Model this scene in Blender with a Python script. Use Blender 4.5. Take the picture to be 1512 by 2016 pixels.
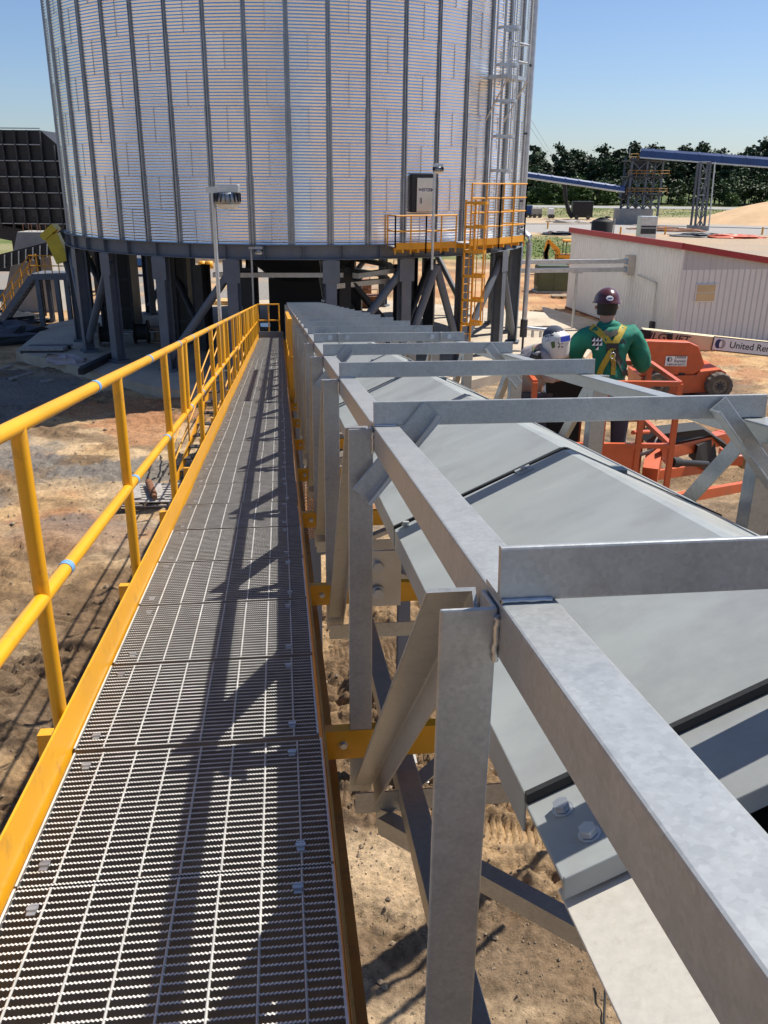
import bpy, math, random
import numpy as np
from mathutils import Vector, Matrix
random.seed(7); np.random.seed(7)
V = Vector
R = math.radians
sc = bpy.context.scene
for o in list(bpy.data.objects): bpy.data.objects.remove(o)
COL = sc.collection
# ------------------------------------------------------------------ camera
FPX, DPX, ROLL, HC = 1700.0, 655.0, 0.010, 7.4
th = math.atan(DPX / FPX)
fwd = V((0, math.cos(th), -math.sin(th))); rt0 = V((1, 0, 0)); up0 = rt0.cross(fwd)
rt = rt0 * math.cos(ROLL) + up0 * math.sin(ROLL); up = -rt0 * math.sin(ROLL) + up0 * math.cos(ROLL)
CAMP = V((0, 0, HC))
cd = bpy.data.cameras.new('camera'); cam = bpy.data.objects.new('camera', cd); COL.objects.link(cam)
cd.sensor_fit = 'VERTICAL'; cd.sensor_height = 36; cd.sensor_width = 27; cd.lens = 36 * FPX / 2016
cd.clip_start = 0.02; cd.clip_end = 3000
mw = Matrix((rt, up, -fwd)).transposed().to_4x4(); mw.translation = CAMP
cam.matrix_world = mw
sc.camera = cam
sc.render.resolution_x = 768; sc.render.resolution_y = 1024
# ------------------------------------------------------------------ light
SUN_EL, SUN_AZ = 57.0, 59.0
w = bpy.data.worlds.new('World'); sc.world = w; w.use_nodes = True
nt = w.node_tree; bg = nt.nodes['Background']
sky = nt.nodes.new('ShaderNodeTexSky'); sky.sky_type = 'NISHITA'; sky.sun_disc = False
sky.sun_elevation = R(SUN_EL); sky.sun_rotation = R(SUN_AZ); sky.air_density = 1.0; sky.dust_density = 0.5; sky.ozone_density = 3.5
tint = nt.nodes.new('ShaderNodeMix'); tint.data_type = 'RGBA'; tint.blend_type = 'MULTIPLY'; tint.inputs[0].default_value = 1.0; tint.inputs[7].default_value = (.92, .98, 1.13, 1)
nt.links.new(sky.outputs[0], tint.inputs[6]); nt.links.new(tint.outputs[2], bg.inputs[0]); bg.inputs[1].default_value = 0.078
sd = bpy.data.lights.new('sun', 'SUN'); so = bpy.data.objects.new('sun', sd); COL.objects.link(so)
sd.energy = 5.0; sd.angle = R(0.53); sd.color = (1.0, 0.95, 0.87)
sdir = V((math.sin(R(SUN_AZ)) * math.cos(R(SUN_EL)), math.cos(R(SUN_AZ)) * math.cos(R(SUN_EL)), math.sin(R(SUN_EL))))
so.rotation_euler = sdir.to_track_quat('Z', 'Y').to_euler(); so.location = (20, 0, 40)
vs = sc.view_settings; vs.view_transform = 'Standard'; vs.look = 'None'; vs.gamma = 1; vs.exposure = 0.45; vs.use_curve_mapping = False
try:
    sc.cycles.max_bounces = 8; sc.cycles.diffuse_bounces = 3; sc.cycles.glossy_bounces = 4
except Exception: pass
# ------------------------------------------------------------------ helpers
def pray(x, y): return (rt * ((x - 756) / FPX) - up * ((y - 1008) / FPX) + fwd).normalized()
def at(x, y, Y):                       # pixel direction met at forward distance Y
    r = pray(x, y); return CAMP + r * (Y / r.y)
def proj(p):
    p = V(p) - CAMP; z = p.dot(fwd); return 756 + FPX * p.dot(rt) / z, 1008 - FPX * p.dot(up) / z
def G(x, y, z=0.0):                    # pixel direction met at height z
    r = pray(x, y); return CAMP + r * ((z - HC) / r.z)
dd = pray(549, 578); yaw = math.atan2(dd.x, dd.y)
ee = V((math.cos(yaw), -math.sin(yaw), 0)); nn = ee.cross(dd)
def F(a, s, h): return CAMP + ee * a + dd * s + nn * (h - 1.40)     # walkway frame: across, along, height above grating
ZU = V((0, 0, 1))
class MB:
    def __init__(s): s.v = []; s.f = []; s.sm = []
    def add(s, vs, fs, smooth=False):
        b = len(s.v); s.v += [tuple(p) for p in vs]; s.f += [tuple(i + b for i in f) for f in fs]; s.sm += [smooth] * len(fs); return s
    def box(s, c, size, rz=0.0, M=None):
        c = V(c); x, y, z = [k / 2 for k in size]; m = M or Matrix.Rotation(rz, 3, 'Z')
        vs = [c + m @ V((i * x, j * y, k * z)) for k in (-1, 1) for j in (-1, 1) for i in (-1, 1)]
        return s.add(vs, [(0, 2, 3, 1), (4, 5, 7, 6), (0, 1, 5, 4), (2, 6, 7, 3), (0, 4, 6, 2), (1, 3, 7, 5)])
    def ext(s, p, q, prof, up=ZU, smooth=False, caps=True, up2=None):
        p = V(p); q = V(q); wv = (q - p).normalized(); up = V(up)
        if abs(wv.dot(up)) > .999: up = V((0, 1, 0))
        sd_ = wv.cross(up).normalized(); vv = sd_.cross(wv); k = len(prof)
        vs = [p + sd_ * a + vv * b for a, b in prof] + [q + sd_ * a + vv * b for a, b in prof]
        s.add(vs, [(i, (i + 1) % k, (i + 1) % k + k, i + k) for i in range(k)], smooth)
        if caps: s.add(vs, [tuple(range(k - 1, -1, -1)), tuple(range(k, 2 * k))])
        return s
    def tube(s, p, q, r, n=10, r2=None):
        p = V(p); q = V(q)
        if r2 is None: return s.ext(p, q, circ(r, n), smooth=True)
        wv = (q - p).normalized(); u = ZU if abs(wv.z) < .99 else V((0, 1, 0)); a = wv.cross(u).normalized(); b = a.cross(wv)
        c = [(math.cos(2 * math.pi * i / n), math.sin(2 * math.pi * i / n)) for i in range(n)]
        vs = [p + a * x * r + b * y * r for x, y in c] + [q + a * x * r2 + b * y * r2 for x, y in c]
        s.add(vs, [(i, (i + 1) % n, (i + 1) % n + n, i + n) for i in range(n)], True)
        return s.add(vs, [tuple(range(n - 1, -1, -1)), tuple(range(n, 2 * n))])
    def path(s, pts, r, n=8, closed=False):
        pts = [V(p) for p in pts]; m = len(pts); rings = []
        for i, p in enumerate(pts):
            a = pts[(i - 1) % m] if (i > 0 or closed) else p; b = pts[(i + 1) % m] if (i < m - 1 or closed) else p
            t = (b - a).normalized(); u = ZU if abs(t.z) < .95 else V((0, 1, 0)); x = t.cross(u).normalized(); y = x.cross(t)
            rings.append([p + x * r * math.cos(2 * math.pi * k / n) + y * r * math.sin(2 * math.pi * k / n) for k in range(n)])
        vs = [q for g in rings for q in g]; fs = []
        for i in range(m if closed else m - 1):
            j = (i + 1) % m
            fs += [(i * n + k, i * n + (k + 1) % n, j * n + (k + 1) % n, j * n + k) for k in range(n)]
        s.add(vs, fs, True)
        if not closed: s.add(vs, [tuple(range(n - 1, -1, -1)), tuple(range((m - 1) * n, m * n))])
        return s
    def lathe(s, prof, c=(0, 0, 0), n=32, smooth=True, a0=0, a1=2 * math.pi, caps=False):
        c = V(c); full = abs(a1 - a0 - 2 * math.pi) < 1e-6; k = len(prof); m = n if full else n + 1
        vs = [c + V((r * math.sin(a0 + (a1 - a0) * i / n), -r * math.cos(a0 + (a1 - a0) * i / n), z)) for i in range(m) for r, z in prof]
        fs = []
        for i in range(n):
            j = (i + 1) % m
            fs += [(i * k + t, j * k + t, j * k + t + 1, i * k + t + 1) for t in range(k - 1)]
        return s.add(vs, fs, smooth)
    def plate(s, pts, off):           # polygon with thickness vector
        pts = [V(p) for p in pts]; off = V(off); k = len(pts); vs = pts + [p + off for p in pts]
        return s.add(vs, [tuple(range(k - 1, -1, -1)), tuple(range(k, 2 * k))] + [(i, (i + 1) % k, (i + 1) % k + k, i + k) for i in range(k)])
    def mesh(s, name, m, org=(0, 0, 0), fix=True):
        me = bpy.data.meshes.new(name); o = V(org)
        me.from_pydata([(a - o.x, b - o.y, c - o.z) for a, b, c in s.v], [], s.f)
        me.polygons.foreach_set('use_smooth', s.sm)
        if fix:
            import bmesh
            bm = bmesh.new(); bm.from_mesh(me); bmesh.ops.recalc_face_normals(bm, faces=bm.faces); bm.to_mesh(me); bm.free()
        me.materials.append(M[m] if isinstance(m, str) else m); me.update(); return me
    def build(s, name, m, parent=None, bevel=0, label=None, fix=True):
        org = rootloc(parent) if parent else (s.org if hasattr(s, 'org') else (0, 0, 0))
        return link(name, s.mesh(name, m, org, fix), parent, bevel=bevel, label=label)
def rootloc(o):
    while o.parent: o = o.parent
    return o.location
def link(name, me, parent=None, loc=(0, 0, 0), rz=0, bevel=0, label=None):
    o = bpy.data.objects.new(name, me); COL.objects.link(o); o.parent = parent; o.location = loc; o.rotation_euler = (0, 0, rz)
    if bevel:
        b = o.modifiers.new('bevel', 'BEVEL'); b.width = bevel; b.segments = 2; b.limit_method = 'ANGLE'; b.angle_limit = R(40)
    if label: o['label'] = label
    return o
def tag(o, label, cat, group=None):
    o['label'] = label; o['category'] = cat
    if group: o['group'] = group
    return o
def thing(name, label, cat, loc=(0, 0, 0), group=None):
    o = bpy.data.objects.new(name, None); COL.objects.link(o); o.location = loc; o.empty_display_size = .2
    return tag(o, label, cat, group)
def one(name, mb, m, label, cat, loc=None, group=None, bevel=0):      # a thing that is one mesh, origin at its base
    if loc is None:
        a = np.array(mb.v); loc = (float(a[:, 0].mean()), float(a[:, 1].mean()), float(a[:, 2].min()))
    o = link(name, mb.mesh(name, m, loc), None, loc, bevel=bevel); return tag(o, label, cat, group)
def struct(name, mb, m):
    o = link(name, mb.mesh(name, m)); o['kind'] = 'structure'; return o
def circ(r, n): return [(r * math.cos(2 * math.pi * i / n), r * math.sin(2 * math.pi * i / n)) for i in range(n)]
def rect(x0, x1, y0, y1): return [(x0, y0), (x1, y0), (x1, y1), (x0, y1)]
def Lp(w_, h_, t): # corner at origin, legs along +x and +y given by sign
    sx = 1 if w_ > 0 else -1; sy = 1 if h_ > 0 else -1
    return [(0, 0), (w_, 0), (w_, sy * t), (sx * t, sy * t), (sx * t, h_), (0, h_)]
def Hp(b, h, tw, tf):
    b /= 2; h /= 2; tw /= 2
    return [(-b, -h), (b, -h), (b, -h + tf), (tw, -h + tf), (tw, h - tf), (b, h - tf), (b, h), (-b, h), (-b, h - tf), (-tw, h - tf), (-tw, -h + tf), (-b, -h + tf)]
def Cp(w_, h, t):  # channel, web at x=0 opening +x
    return [(0, -h / 2), (w_, -h / 2), (w_, -h / 2 + t), (t if w_ > 0 else -t, -h / 2 + t), (t if w_ > 0 else -t, h / 2 - t), (w_, h / 2 - t), (w_, h / 2), (0, h / 2)]
def text(body, name, m, parent, loc, size, xdir, updir, ext=.002, bold=0.0, shear=0.0, sx=1.0):
    cu = bpy.data.curves.new(name, 'FONT'); cu.body = body; cu.size = size; cu.extrude = ext; cu.offset = bold; cu.shear = shear; cu.align_x = 'CENTER'; cu.align_y = 'CENTER'
    tmp = bpy.data.objects.new('tmp', cu); COL.objects.link(tmp); dg = bpy.context.evaluated_depsgraph_get(); dg.update()
    me = bpy.data.meshes.new_from_object(tmp.evaluated_get(dg)); bpy.data.objects.remove(tmp)
    x = V(xdir).normalized(); u = V(updir); z = x.cross(u).normalized(); u = z.cross(x)
    mt = Matrix((x * sx, u, z)).transposed().to_4x4(); mt.translation = V(loc) - (V(rootloc(parent)) if parent else V((0, 0, 0)))
    me.transform(mt); me.materials.clear(); me.materials.append(M[m]); me.name = name
    return link(name, me, parent)
# ------------------------------------------------------------------ materials
M = {}
def pm(name, col, rough=.5, metal=0., var=.18, scale=6., bump=0., bscale=40., col2=None, spangle=0., spec=.5, stretch=None, coat=0., dirt=None, dscale=2., dlo=.55, dhi=.75, rvar=.12):
    m = bpy.data.materials.new(name); m.use_nodes = True; t = m.node_tree; N = t.nodes; Lk = t.links.new; b = N['Principled BSDF']
    geo = N.new('ShaderNodeTexCoord'); oi = N.new('ShaderNodeObjectInfo'); va = N.new('ShaderNodeVectorMath'); va.operation = 'MULTIPLY_ADD'; va.inputs[1].default_value = (61, 37, 23); cx_ = N.new('ShaderNodeCombineXYZ')
    for k_ in range(3): Lk(oi.outputs['Random'], cx_.inputs[k_])
    Lk(cx_.outputs[0], va.inputs[0]); Lk(geo.outputs['Object'], va.inputs[2]); src = va.outputs[0]; src0 = src
    if stretch:
        mp = N.new('ShaderNodeMapping'); mp.inputs['Scale'].default_value = stretch; Lk(src, mp.inputs[0]); src = mp.outputs[0]
    no = N.new('ShaderNodeTexNoise'); no.inputs['Scale'].default_value = scale; no.inputs['Detail'].default_value = 6; no.inputs['Roughness'].default_value = .62; Lk(src, no.inputs['Vector'])
    rp = N.new('ShaderNodeValToRGB'); c1 = V(col[:3]); c2 = V(col2) if col2 else c1 * (1 + var); c0 = c1 * (1 - var) if not col2 else c1
    rp.color_ramp.elements[0].position = .32; rp.color_ramp.elements[1].position = .68
    rp.color_ramp.elements[0].color = (*c0, 1); rp.color_ramp.elements[1].color = (*c2, 1); Lk(no.outputs[0], rp.inputs[0]); out = rp.outputs[0]
    if spangle:
        vo = N.new('ShaderNodeTexVoronoi'); vo.inputs['Scale'].default_value = spangle; Lk(src, vo.inputs['Vector'])
        hs = N.new('ShaderNodeRGBToBW'); Lk(vo.outputs['Color'], hs.inputs[0])
        mr = N.new('ShaderNodeMapRange'); mr.inputs[3].default_value = .88; mr.inputs[4].default_value = 1.08; Lk(hs.outputs[0], mr.inputs[0])
        mx = N.new('ShaderNodeMix'); mx.data_type = 'RGBA'; mx.blend_type = 'MULTIPLY'; mx.inputs[0].default_value = 1; Lk(out, mx.inputs[6]); Lk(mr.outputs[0], mx.inputs[7]); out = mx.outputs[2]
    if dirt:
        n2 = N.new('ShaderNodeTexNoise'); n2.inputs['Scale'].default_value = dscale; n2.inputs['Detail'].default_value = 8; n2.inputs['Roughness'].default_value = .7; Lk(src0, n2.inputs['Vector'])
        m2 = N.new('ShaderNodeMapRange'); m2.inputs[1].default_value = dlo; m2.inputs[2].default_value = dhi; Lk(n2.outputs[0], m2.inputs[0])
        mx = N.new('ShaderNodeMix'); mx.data_type = 'RGBA'; Lk(m2.outputs[0], mx.inputs[0]); Lk(out, mx.inputs[6]); mx.inputs[7].default_value = (*dirt, 1); out = mx.outputs[2]
    Lk(out, b.inputs['Base Color']); b.inputs['Metallic'].default_value = metal; b.inputs['Specular IOR Level'].default_value = spec
    if coat: b.inputs['Coat Weight'].default_value = coat; b.inputs['Coat Roughness'].default_value = .15
    mr = N.new('ShaderNodeMapRange'); mr.inputs[3].default_value = max(.03, rough - rvar); mr.inputs[4].default_value = min(1, rough + rvar); Lk(no.outputs[0], mr.inputs[0]); Lk(mr.outputs[0], b.inputs['Roughness'])
    if bump:
        nb = N.new('ShaderNodeTexNoise'); nb.inputs['Scale'].default_value = bscale; nb.inputs['Detail'].default_value = 5; Lk(src, nb.inputs['Vector'])
        bp = N.new('ShaderNodeBump'); bp.inputs['Strength'].default_value = bump; bp.inputs['Distance'].default_value = .01; Lk(nb.outputs[0], bp.inputs['Height']); Lk(bp.outputs[0], b.inputs['Normal'])
    M[name] = m; return m
pm('galv', (.385, .395, .388), .34, .35, .06, 14, .05, 80, spangle=150, dirt=(.26, .275, .275), dscale=26, dlo=.52, dhi=.85, rvar=.08)
pm('galv_plain', (.55, .57, .58), .4, .8, .15, 4)
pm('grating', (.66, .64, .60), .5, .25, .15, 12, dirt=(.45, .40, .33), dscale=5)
pm('grating_side_shade', (.20, .195, .18), .6, .2, .2, 12)  # darker than the tops: shade between the bars put into the colour
pm('silo_sheet', (.92, .91, .89), .25, .95, .06, .45, stretch=(1, 1, .25), dirt=(.70, .69, .69), dscale=.7, dlo=.5, dhi=.9, rvar=.08)
pm('silo_rib', (.34, .36, .38), .42, .85, .15, 2)
pm('silo_seam', (.24, .24, .25), .5, .5)
pm('steel_paint', (.125, .143, .168), .55, 0, .16, 1.5, .03, 30, dirt=(.16, .15, .14), dscale=1.2)
pm('hood', (.315, .335, .322), .42, 0, .07, 2.5, .03, 7, dirt=(.25, .255, .25), dscale=2.2, dlo=.5, dhi=.72, stretch=(.6, 2.5, 1), rvar=.2)
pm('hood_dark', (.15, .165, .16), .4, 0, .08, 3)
pm('yellow', (.80, .375, .010), .36, 0, .07, 3, .015, 120, dirt=(.42, .20, .03), dscale=9, dlo=.57, dhi=.78, coat=.2)
pm('yellow_far', (.76, .335, .015), .45, 0, .1, 3)
pm('lemon', (.72, .52, .03), .45, 0, .1, 3)
pm('rod', (.50, .49, .46), .5, .3, .15, 12)
pm('yellow_old', (.42, .20, .03), .5, 0, .2, 6, dirt=(.22, .10, .03), dscale=9)
pm('tape', (.16, .33, .58), .55, 0, .1, 20)
pm('concrete', (.47, .395, .30), .85, 0, .14, .9, .15, 25, dirt=(.34, .27, .19), dscale=.6, dlo=.45, dhi=.75)
pm('conc_grey', (.36, .34, .31), .85, 0, .15, 1.2, .2, 20)
pm('black_steel', (.012, .012, .014), .5, 0, .3, 2)
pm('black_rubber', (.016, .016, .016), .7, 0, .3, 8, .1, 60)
pm('dark_steel', (.04, .042, .048), .55, .1, .3, 2)
pm('white_panel', (.68, .69, .68), .5, 0, .04, 1.2, dirt=(.60, .60, .58), dscale=.7)
pm('skirt', (.60, .56, .48), .45, .1, .06, 60, .05, 90, dirt=(.50, .45, .36), dscale=70, dlo=.55, dhi=.8)
pm('shaded_panel', (.47, .485, .50), .5, 0, .05, 1.2)  # greyer copy of the white panel: shade of the right wall as colour
pm('red_trim', (.32, .022, .03), .45)
pm('glass', (.40, .37, .30), .05, .6, .1, 1, spec=.9)  # tan base paints in the pale reflection on the pane
pm('orange', (.60, .115, .035), .45, 0, .12, 2.5, dirt=(.38, .12, .06), dscale=4, coat=.15)
pm('cream', (.74, .60, .36), .45, 0, .06, 2)
pm('sign_white', (.8, .8, .8), .4, 0, .03)
pm('sign_black', (.012, .012, .014), .5, 0, .1)
pm('sign_blue', (.02, .03, .12), .5, 0, .1)
pm('tyre', (.12, .10, .08), .85, 0, .3, 6, .2, 30)
pm('rim', (.22, .19, .15), .6, .2, .2, 5)
pm('green_box', (.07, .085, .04), .5, 0, .12, 2)
pm('blue_far', (.022, .065, .20), .55, 0, .15, .5)
pm('blue_truck', (.03, .12, .32), .4)
pm('rust', (.20, .085, .04), .8, .1, .4, 6, .2, 30)
pm('wood', (.36, .27, .18), .8, 0, .25, 4, .15, 40, stretch=(1, 6, 6))
pm('wood_grey', (.34, .31, .28), .85, 0, .2, 5, .1, 40)
pm('plywood', (.60, .38, .16), .7, 0, .15, 3)
pm('stainless', (.60, .57, .53), .32, .9, .08, 2)
pm('jacket', (.008, .165, .105), .85, 0, .14, 7, .25, 18)
pm('harness', (.46, .33, .03), .7, 0, .2, 20)
pm('harness_dark', (.045, .04, .03), .75, 0, .2, 20)
pm('hat', (.085, .018, .014), .28, 0, .1, 6, coat=.5)
pm('skin', (.40, .22, .15), .6, 0, .08, 20)
pm('hair', (.015, .012, .01), .7)
pm('jeans', (.05, .06, .09), .85, 0, .2, 10)
pm('shirt_grey', (.34, .30, .29), .85, 0, .15, 9, .2, 20)
pm('hood_white', (.68, .66, .60), .4, 0, .06, 12)
pm('lens_blue', (.03, .05, .42), .12, 0, .05)
pm('leather', (.26, .16, .055), .75, 0, .2, 10)
pm('lens', (.75, .75, .70), .3, 0, .05)
pm('bark', (.10, .075, .055), .9, 0, .3, 2)
pm('leaf_pine', (.034, .060, .022), .7, 0, .5, .25)
pm('leaf_green', (.075, .125, .025), .65, 0, .4, .25)
pm('leaf_mid', (.040, .075, .020), .65, 0, .45, .25)
pm('grass', (.20, .26, .06), .8, 0, .35, .8)
pm('grass_dry', (.30, .27, .12), .85, 0, .3, .15, col2=(.16, .20, .06))
pm('asphalt', (.30, .29, .28), .9, 0, .12, .4)
pm('sand', (.60, .40, .22), .95, 0, .1, .5, .3, 3)
pm('tarp', (.03, .033, .04), .5, 0, .2, 3)
pm('cloth_pink', (.42, .36, .36), .7, 0, .2, 4)
pm('water', (.05, .045, .035), .04, 0, .1, 1, spec=.8)
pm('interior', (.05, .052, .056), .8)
# ------------------------------------------------------------------ ground
def vnoise(x, y, seed=0):
    xi = np.floor(x).astype(np.int64); yi = np.floor(y).astype(np.int64); fx = x - xi; fy = y - yi
    fx = fx * fx * (3 - 2 * fx); fy = fy * fy * (3 - 2 * fy)
    def h(a, b):
        k = (a * 374761393 + b * 668265263 + seed * 1442695041) & 0x7fffffff
        k = ((k ^ (k >> 13)) * 1274126177) & 0x7fffffff
        return ((k ^ (k >> 16)) & 0xffff) / 65535.0
    return (h(xi, yi) * (1 - fx) + h(xi + 1, yi) * fx) * (1 - fy) + (h(xi, yi + 1) * (1 - fx) + h(xi + 1, yi + 1) * fx) * fy
def fbm(x, y, o=4, seed=0, g=.5):
    t = 0; a = 1; n_ = 0
    for i in range(o):
        t = t + a * vnoise(x + 17.3 * i, y - 9.1 * i, seed + i); n_ += a; a *= g; x = x * 2.03; y = y * 2.03
    return t / n_
def sst(a, b, x): t = np.clip((x - a) / (b - a), 0, 1); return t * t * (3 - 2 * t)
def tracks():
    T = []
    T.append(((-2.2, 12.3), (3.2, 12.75), .62, .085))
    T.append(((-2.5, 9.9), (4.2, 11.0), .5, .13))
    T.append(((3.6, 15.2), (14, 25.5), .55, .2)); T.append(((5.6, 14.5), (16, 24.0), .55, .2))
    T.append(((4.0, 19.5), (15, 21.5), .5, .2)); T.append(((7, 27.5), (22, 29.5), .5, .2)); T.append(((7, 26), (22, 27.5), .5, .2))
    T.append(((-7.5, 7.5), (-4.2, 21), .5, .16)); T.append(((-5.4, 7.0), (-2.4, 19), .5, .16)); T.append(((-1.3, 8.9), (3.2, 8.2), .45, .09)); T.append(((-13, 13.5), (-2.6, 12.0), .5, .16)); T.append(((-13, 15.6), (-2.6, 14.2), .5, .16)); T.append(((-12, 10.5), (-3, 17.5), .5, .16)); T.append(((-12, 19.6), (-3, 22.5), .5, .16))
    return T
TR = tracks()
def gheight(x, y):
    near = 1 - sst(45, 75, y)
    z = .20 * (fbm(x / 4.2, y / 4.2, 3, 1) - .5) + .24 * (fbm(x / .9, y / .7, 4, 5, .6) - .5)
    cl = sst(.50, .66, fbm(x / 2.6 + 3, y / 1.3, 3, 11))                       # churned zones
    band = np.exp(-((y - 11.3) / 1.7) ** 2) * sst(-3, -1, x) + .8 * np.exp(-((y - 7.2 - .25 * x) / .55) ** 2) * sst(.1, .9, x) + .8 * np.exp(-((y - 7.0 + .6 * x) / .3) ** 2) * (1 - sst(.1, .5, x))
    cl = np.clip(cl * .75 + band + .6 * np.exp(-((y - 12.2) / 2.2) ** 2) * (1 - sst(-3, -2, x)) * sst(.35, .6, fbm(x / 1.5, y / .8, 3, 13)), 0, 1.1)
    rd = 1 - np.abs(2 * fbm(x / .34, y / .26, 4, 21, .55) - 1)
    z = z + cl * (.26 * (rd ** 2 - .5) + .13 * (fbm(x / .15, y / .12, 2, 31) - .5))
    z = z + .09 * (fbm(x / .28, y / .22, 3, 37, .6) - .5) + cl * .30 * np.maximum(0, fbm(x / .16, y / .13, 3, 47) - .52) + .10 * np.maximum(0, fbm(x / .09, y / .08, 2, 57) - .62)
    z = z + .02 * (fbm(x / .1, y / .1, 2, 41) - .5)
    for (p, q, wd, pitch) in TR:
        ux, uy = q[0] - p[0], q[1] - p[1]; L = math.hypot(ux, uy); ux /= L; uy /= L
        u = (x - p[0]) * ux + (y - p[1]) * uy; v = -(x - p[0]) * uy + (y - p[1]) * ux + .25 * np.sin(u * .5 + p[0])
        mk = (1 - sst(wd * .42, wd * .56, np.abs(v))) * sst(0, .5, u) * (1 - sst(L - .5, L, u)); edge = np.exp(-((np.abs(v) - wd * .62) / (wd * .16)) ** 2) * sst(0, .5, u) * (1 - sst(L - .5, L, u))
        z = z * (1 - .75 * mk) - .06 * mk + .055 * edge * (.5 + fbm(x / .3, y / .3, 2, 51)) + mk * .030 * np.sign(np.sin(2 * math.pi * (u / pitch + 1.6 * (v / wd) ** 2))) * sst(.30, .5, fbm(x / .7, y / .7, 2, 61))
    return z * near, cl * near
def ground():
    def grow(a, b, st, k):
        r = [a]
        while (r[-1] - b) * np.sign(b - a) < 0: r.append(r[-1] + st * np.sign(b - a)); st *= k
        return r[1:]
    xs = np.array(sorted(grow(-14, -900, .12, 1.13)) + list(np.arange(-14, -1.5, .07)) + list(np.arange(-1.5, 3.6, .026)) + list(np.arange(3.6, 20, .085)) + [20.0] + grow(20, 900, .12, 1.13))
    ys = np.array(sorted(grow(3, -60, .15, 1.25)) + list(np.arange(3, 5.4, .06)) + list(np.arange(5.4, 14, .026)) + list(np.arange(14, 36, .08)) + [36.0] + grow(36, 1500, .12, 1.05))
    X, Y = np.meshgrid(xs, ys); z, cl = gheight(X, Y)
    nx, ny = len(xs), len(ys)
    me = bpy.data.meshes.new('ground'); nv = nx * ny
    me.vertices.add(nv); co = np.stack([X, Y, z], -1).reshape(-1); me.vertices.foreach_set('co', co)
    i = (np.arange(ny - 1)[:, None] * nx + np.arange(nx - 1)[None]).reshape(-1); q = np.stack([i, i + 1, i + nx + 1, i + nx], -1)
    me.loops.add(q.size); me.loops.foreach_set('vertex_index', q.reshape(-1)); me.polygons.add(len(q)); me.polygons.foreach_set('loop_start', np.arange(len(q)) * 4)
    me.polygons.foreach_set('use_smooth', np.ones(len(q), bool)); me.update(); me.validate()
    sand = np.array([.57, .37, .185]); pale = np.array([.62, .45, .27]); mud = np.array([.165, .105, .060]); clay = np.array([.46, .215, .10]); grav = np.array([.225, .205, .18]); grs = np.array([.12, .155, .04]); dry = np.array([.27, .25, .12]); pav = np.array([.36, .34, .31])
    def mix(a, b, t): return a * (1 - t[..., None]) + b * t[..., None]
    c = mix(np.broadcast_to(sand, (*X.shape, 3)), pale, sst(.45, .7, fbm(X / 3, Y / 3, 4, 71)))
    c = mix(c, mud, np.clip(cl * .6 + .7 * sst(.44, .64, fbm(X / 1.7, Y / 1.1, 5, 81)) + .35 * np.exp(-((Y - 12.5) / 3.5) ** 2) * (X < -1.5), 0, .85))
    c = mix(c, clay, .75 * sst(.55, .72, fbm(X / 2.5 + 9, Y / 1.8, 4, 91)) * sst(14, 20, Y))
    gm = sst(.46, .6, fbm(X / 3.2, Y / 2.2, 5, 101)); gz = sst(16, 20, Y) * (1 - sst(33, 36, Y)) * np.where(X < 0, 1, .35)
    c = mix(c, grav, gm * gz * .9)
    c = mix(c, grav * 1.25, sst(50, 54, Y) * (1 - sst(80, 84, Y)) * (1 - sst(-4, 2, X)) * sst(.3, .5, fbm(X / 4, Y / 4, 4, 7)))
    c = mix(c, clay * 1.1, .6 * sst(48, 52, Y) * (1 - sst(74, 80, Y)) * sst(0, 5, X) * sst(.35, .6, fbm(X / 4, Y / 2, 4, 17)))
    far = fbm(X / 9, Y / 6, 4, 33)
    c = mix(c, mix(np.broadcast_to(grs, c.shape), dry, sst(.4, .65, far)), sst(84, 90, Y + 14 * (far - .5)) * (1 - sst(132, 138, Y + 10 * (far - .5))) * (1 - sst(24, 30, X + 8 * (far - .5))))
    c = mix(c, mix(np.broadcast_to(pav * .9, c.shape), sand, far), sst(80, 88, Y) * sst(24, 30, X + 8 * (far - .5)))
    c = mix(c, np.broadcast_to(pav, c.shape), sst(135, 140, Y))
    c = mix(c, mix(np.broadcast_to(pale, c.shape), grav, .6 * far), sst(168, 174, Y))
    c = mix(c, mix(np.broadcast_to(dry, c.shape), grs, sst(.35, .7, far)), sst(196, 204, Y + 30 * (far - .5)))
    c = mix(c, np.broadcast_to(grs * .8, c.shape), sst(300, 310, Y))
    ca = me.color_attributes.new('zone', 'FLOAT_COLOR', 'POINT'); cc = np.concatenate([c, np.ones((*X.shape, 1))], -1).astype(np.float32); ca.data.foreach_set('color', cc.reshape(-1))
    m = bpy.data.materials.new('earth'); m.use_nodes = True; t = m.node_tree; N = t.nodes; Lk = t.links.new; b = N['Principled BSDF']; b.inputs['Roughness'].default_value = .92; b.inputs['Specular IOR Level'].default_value = .25
    at_ = N.new('ShaderNodeAttribute'); at_.attribute_name = 'zone'; tc = N.new('ShaderNodeTexCoord'); n1 = N.new('ShaderNodeTexNoise'); n1.inputs['Scale'].default_value = 11; n1.inputs['Detail'].default_value = 10; n1.inputs['Roughness'].default_value = .72; Lk(tc.outputs['Object'], n1.inputs['Vector'])
    mr = N.new('ShaderNodeMapRange'); mr.inputs[1].default_value = .3; mr.inputs[2].default_value = .7; mr.inputs[3].default_value = .5; mr.inputs[4].default_value = 1.35; Lk(n1.outputs[0], mr.inputs[0])
    mx = N.new('ShaderNodeMix'); mx.data_type = 'RGBA'; mx.blend_type = 'MULTIPLY'; mx.inputs[0].default_value = 1; Lk(at_.outputs['Color'], mx.inputs[6]); Lk(mr.outputs[0], mx.inputs[7]); Lk(mx.outputs[2], b.inputs['Base Color'])
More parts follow.
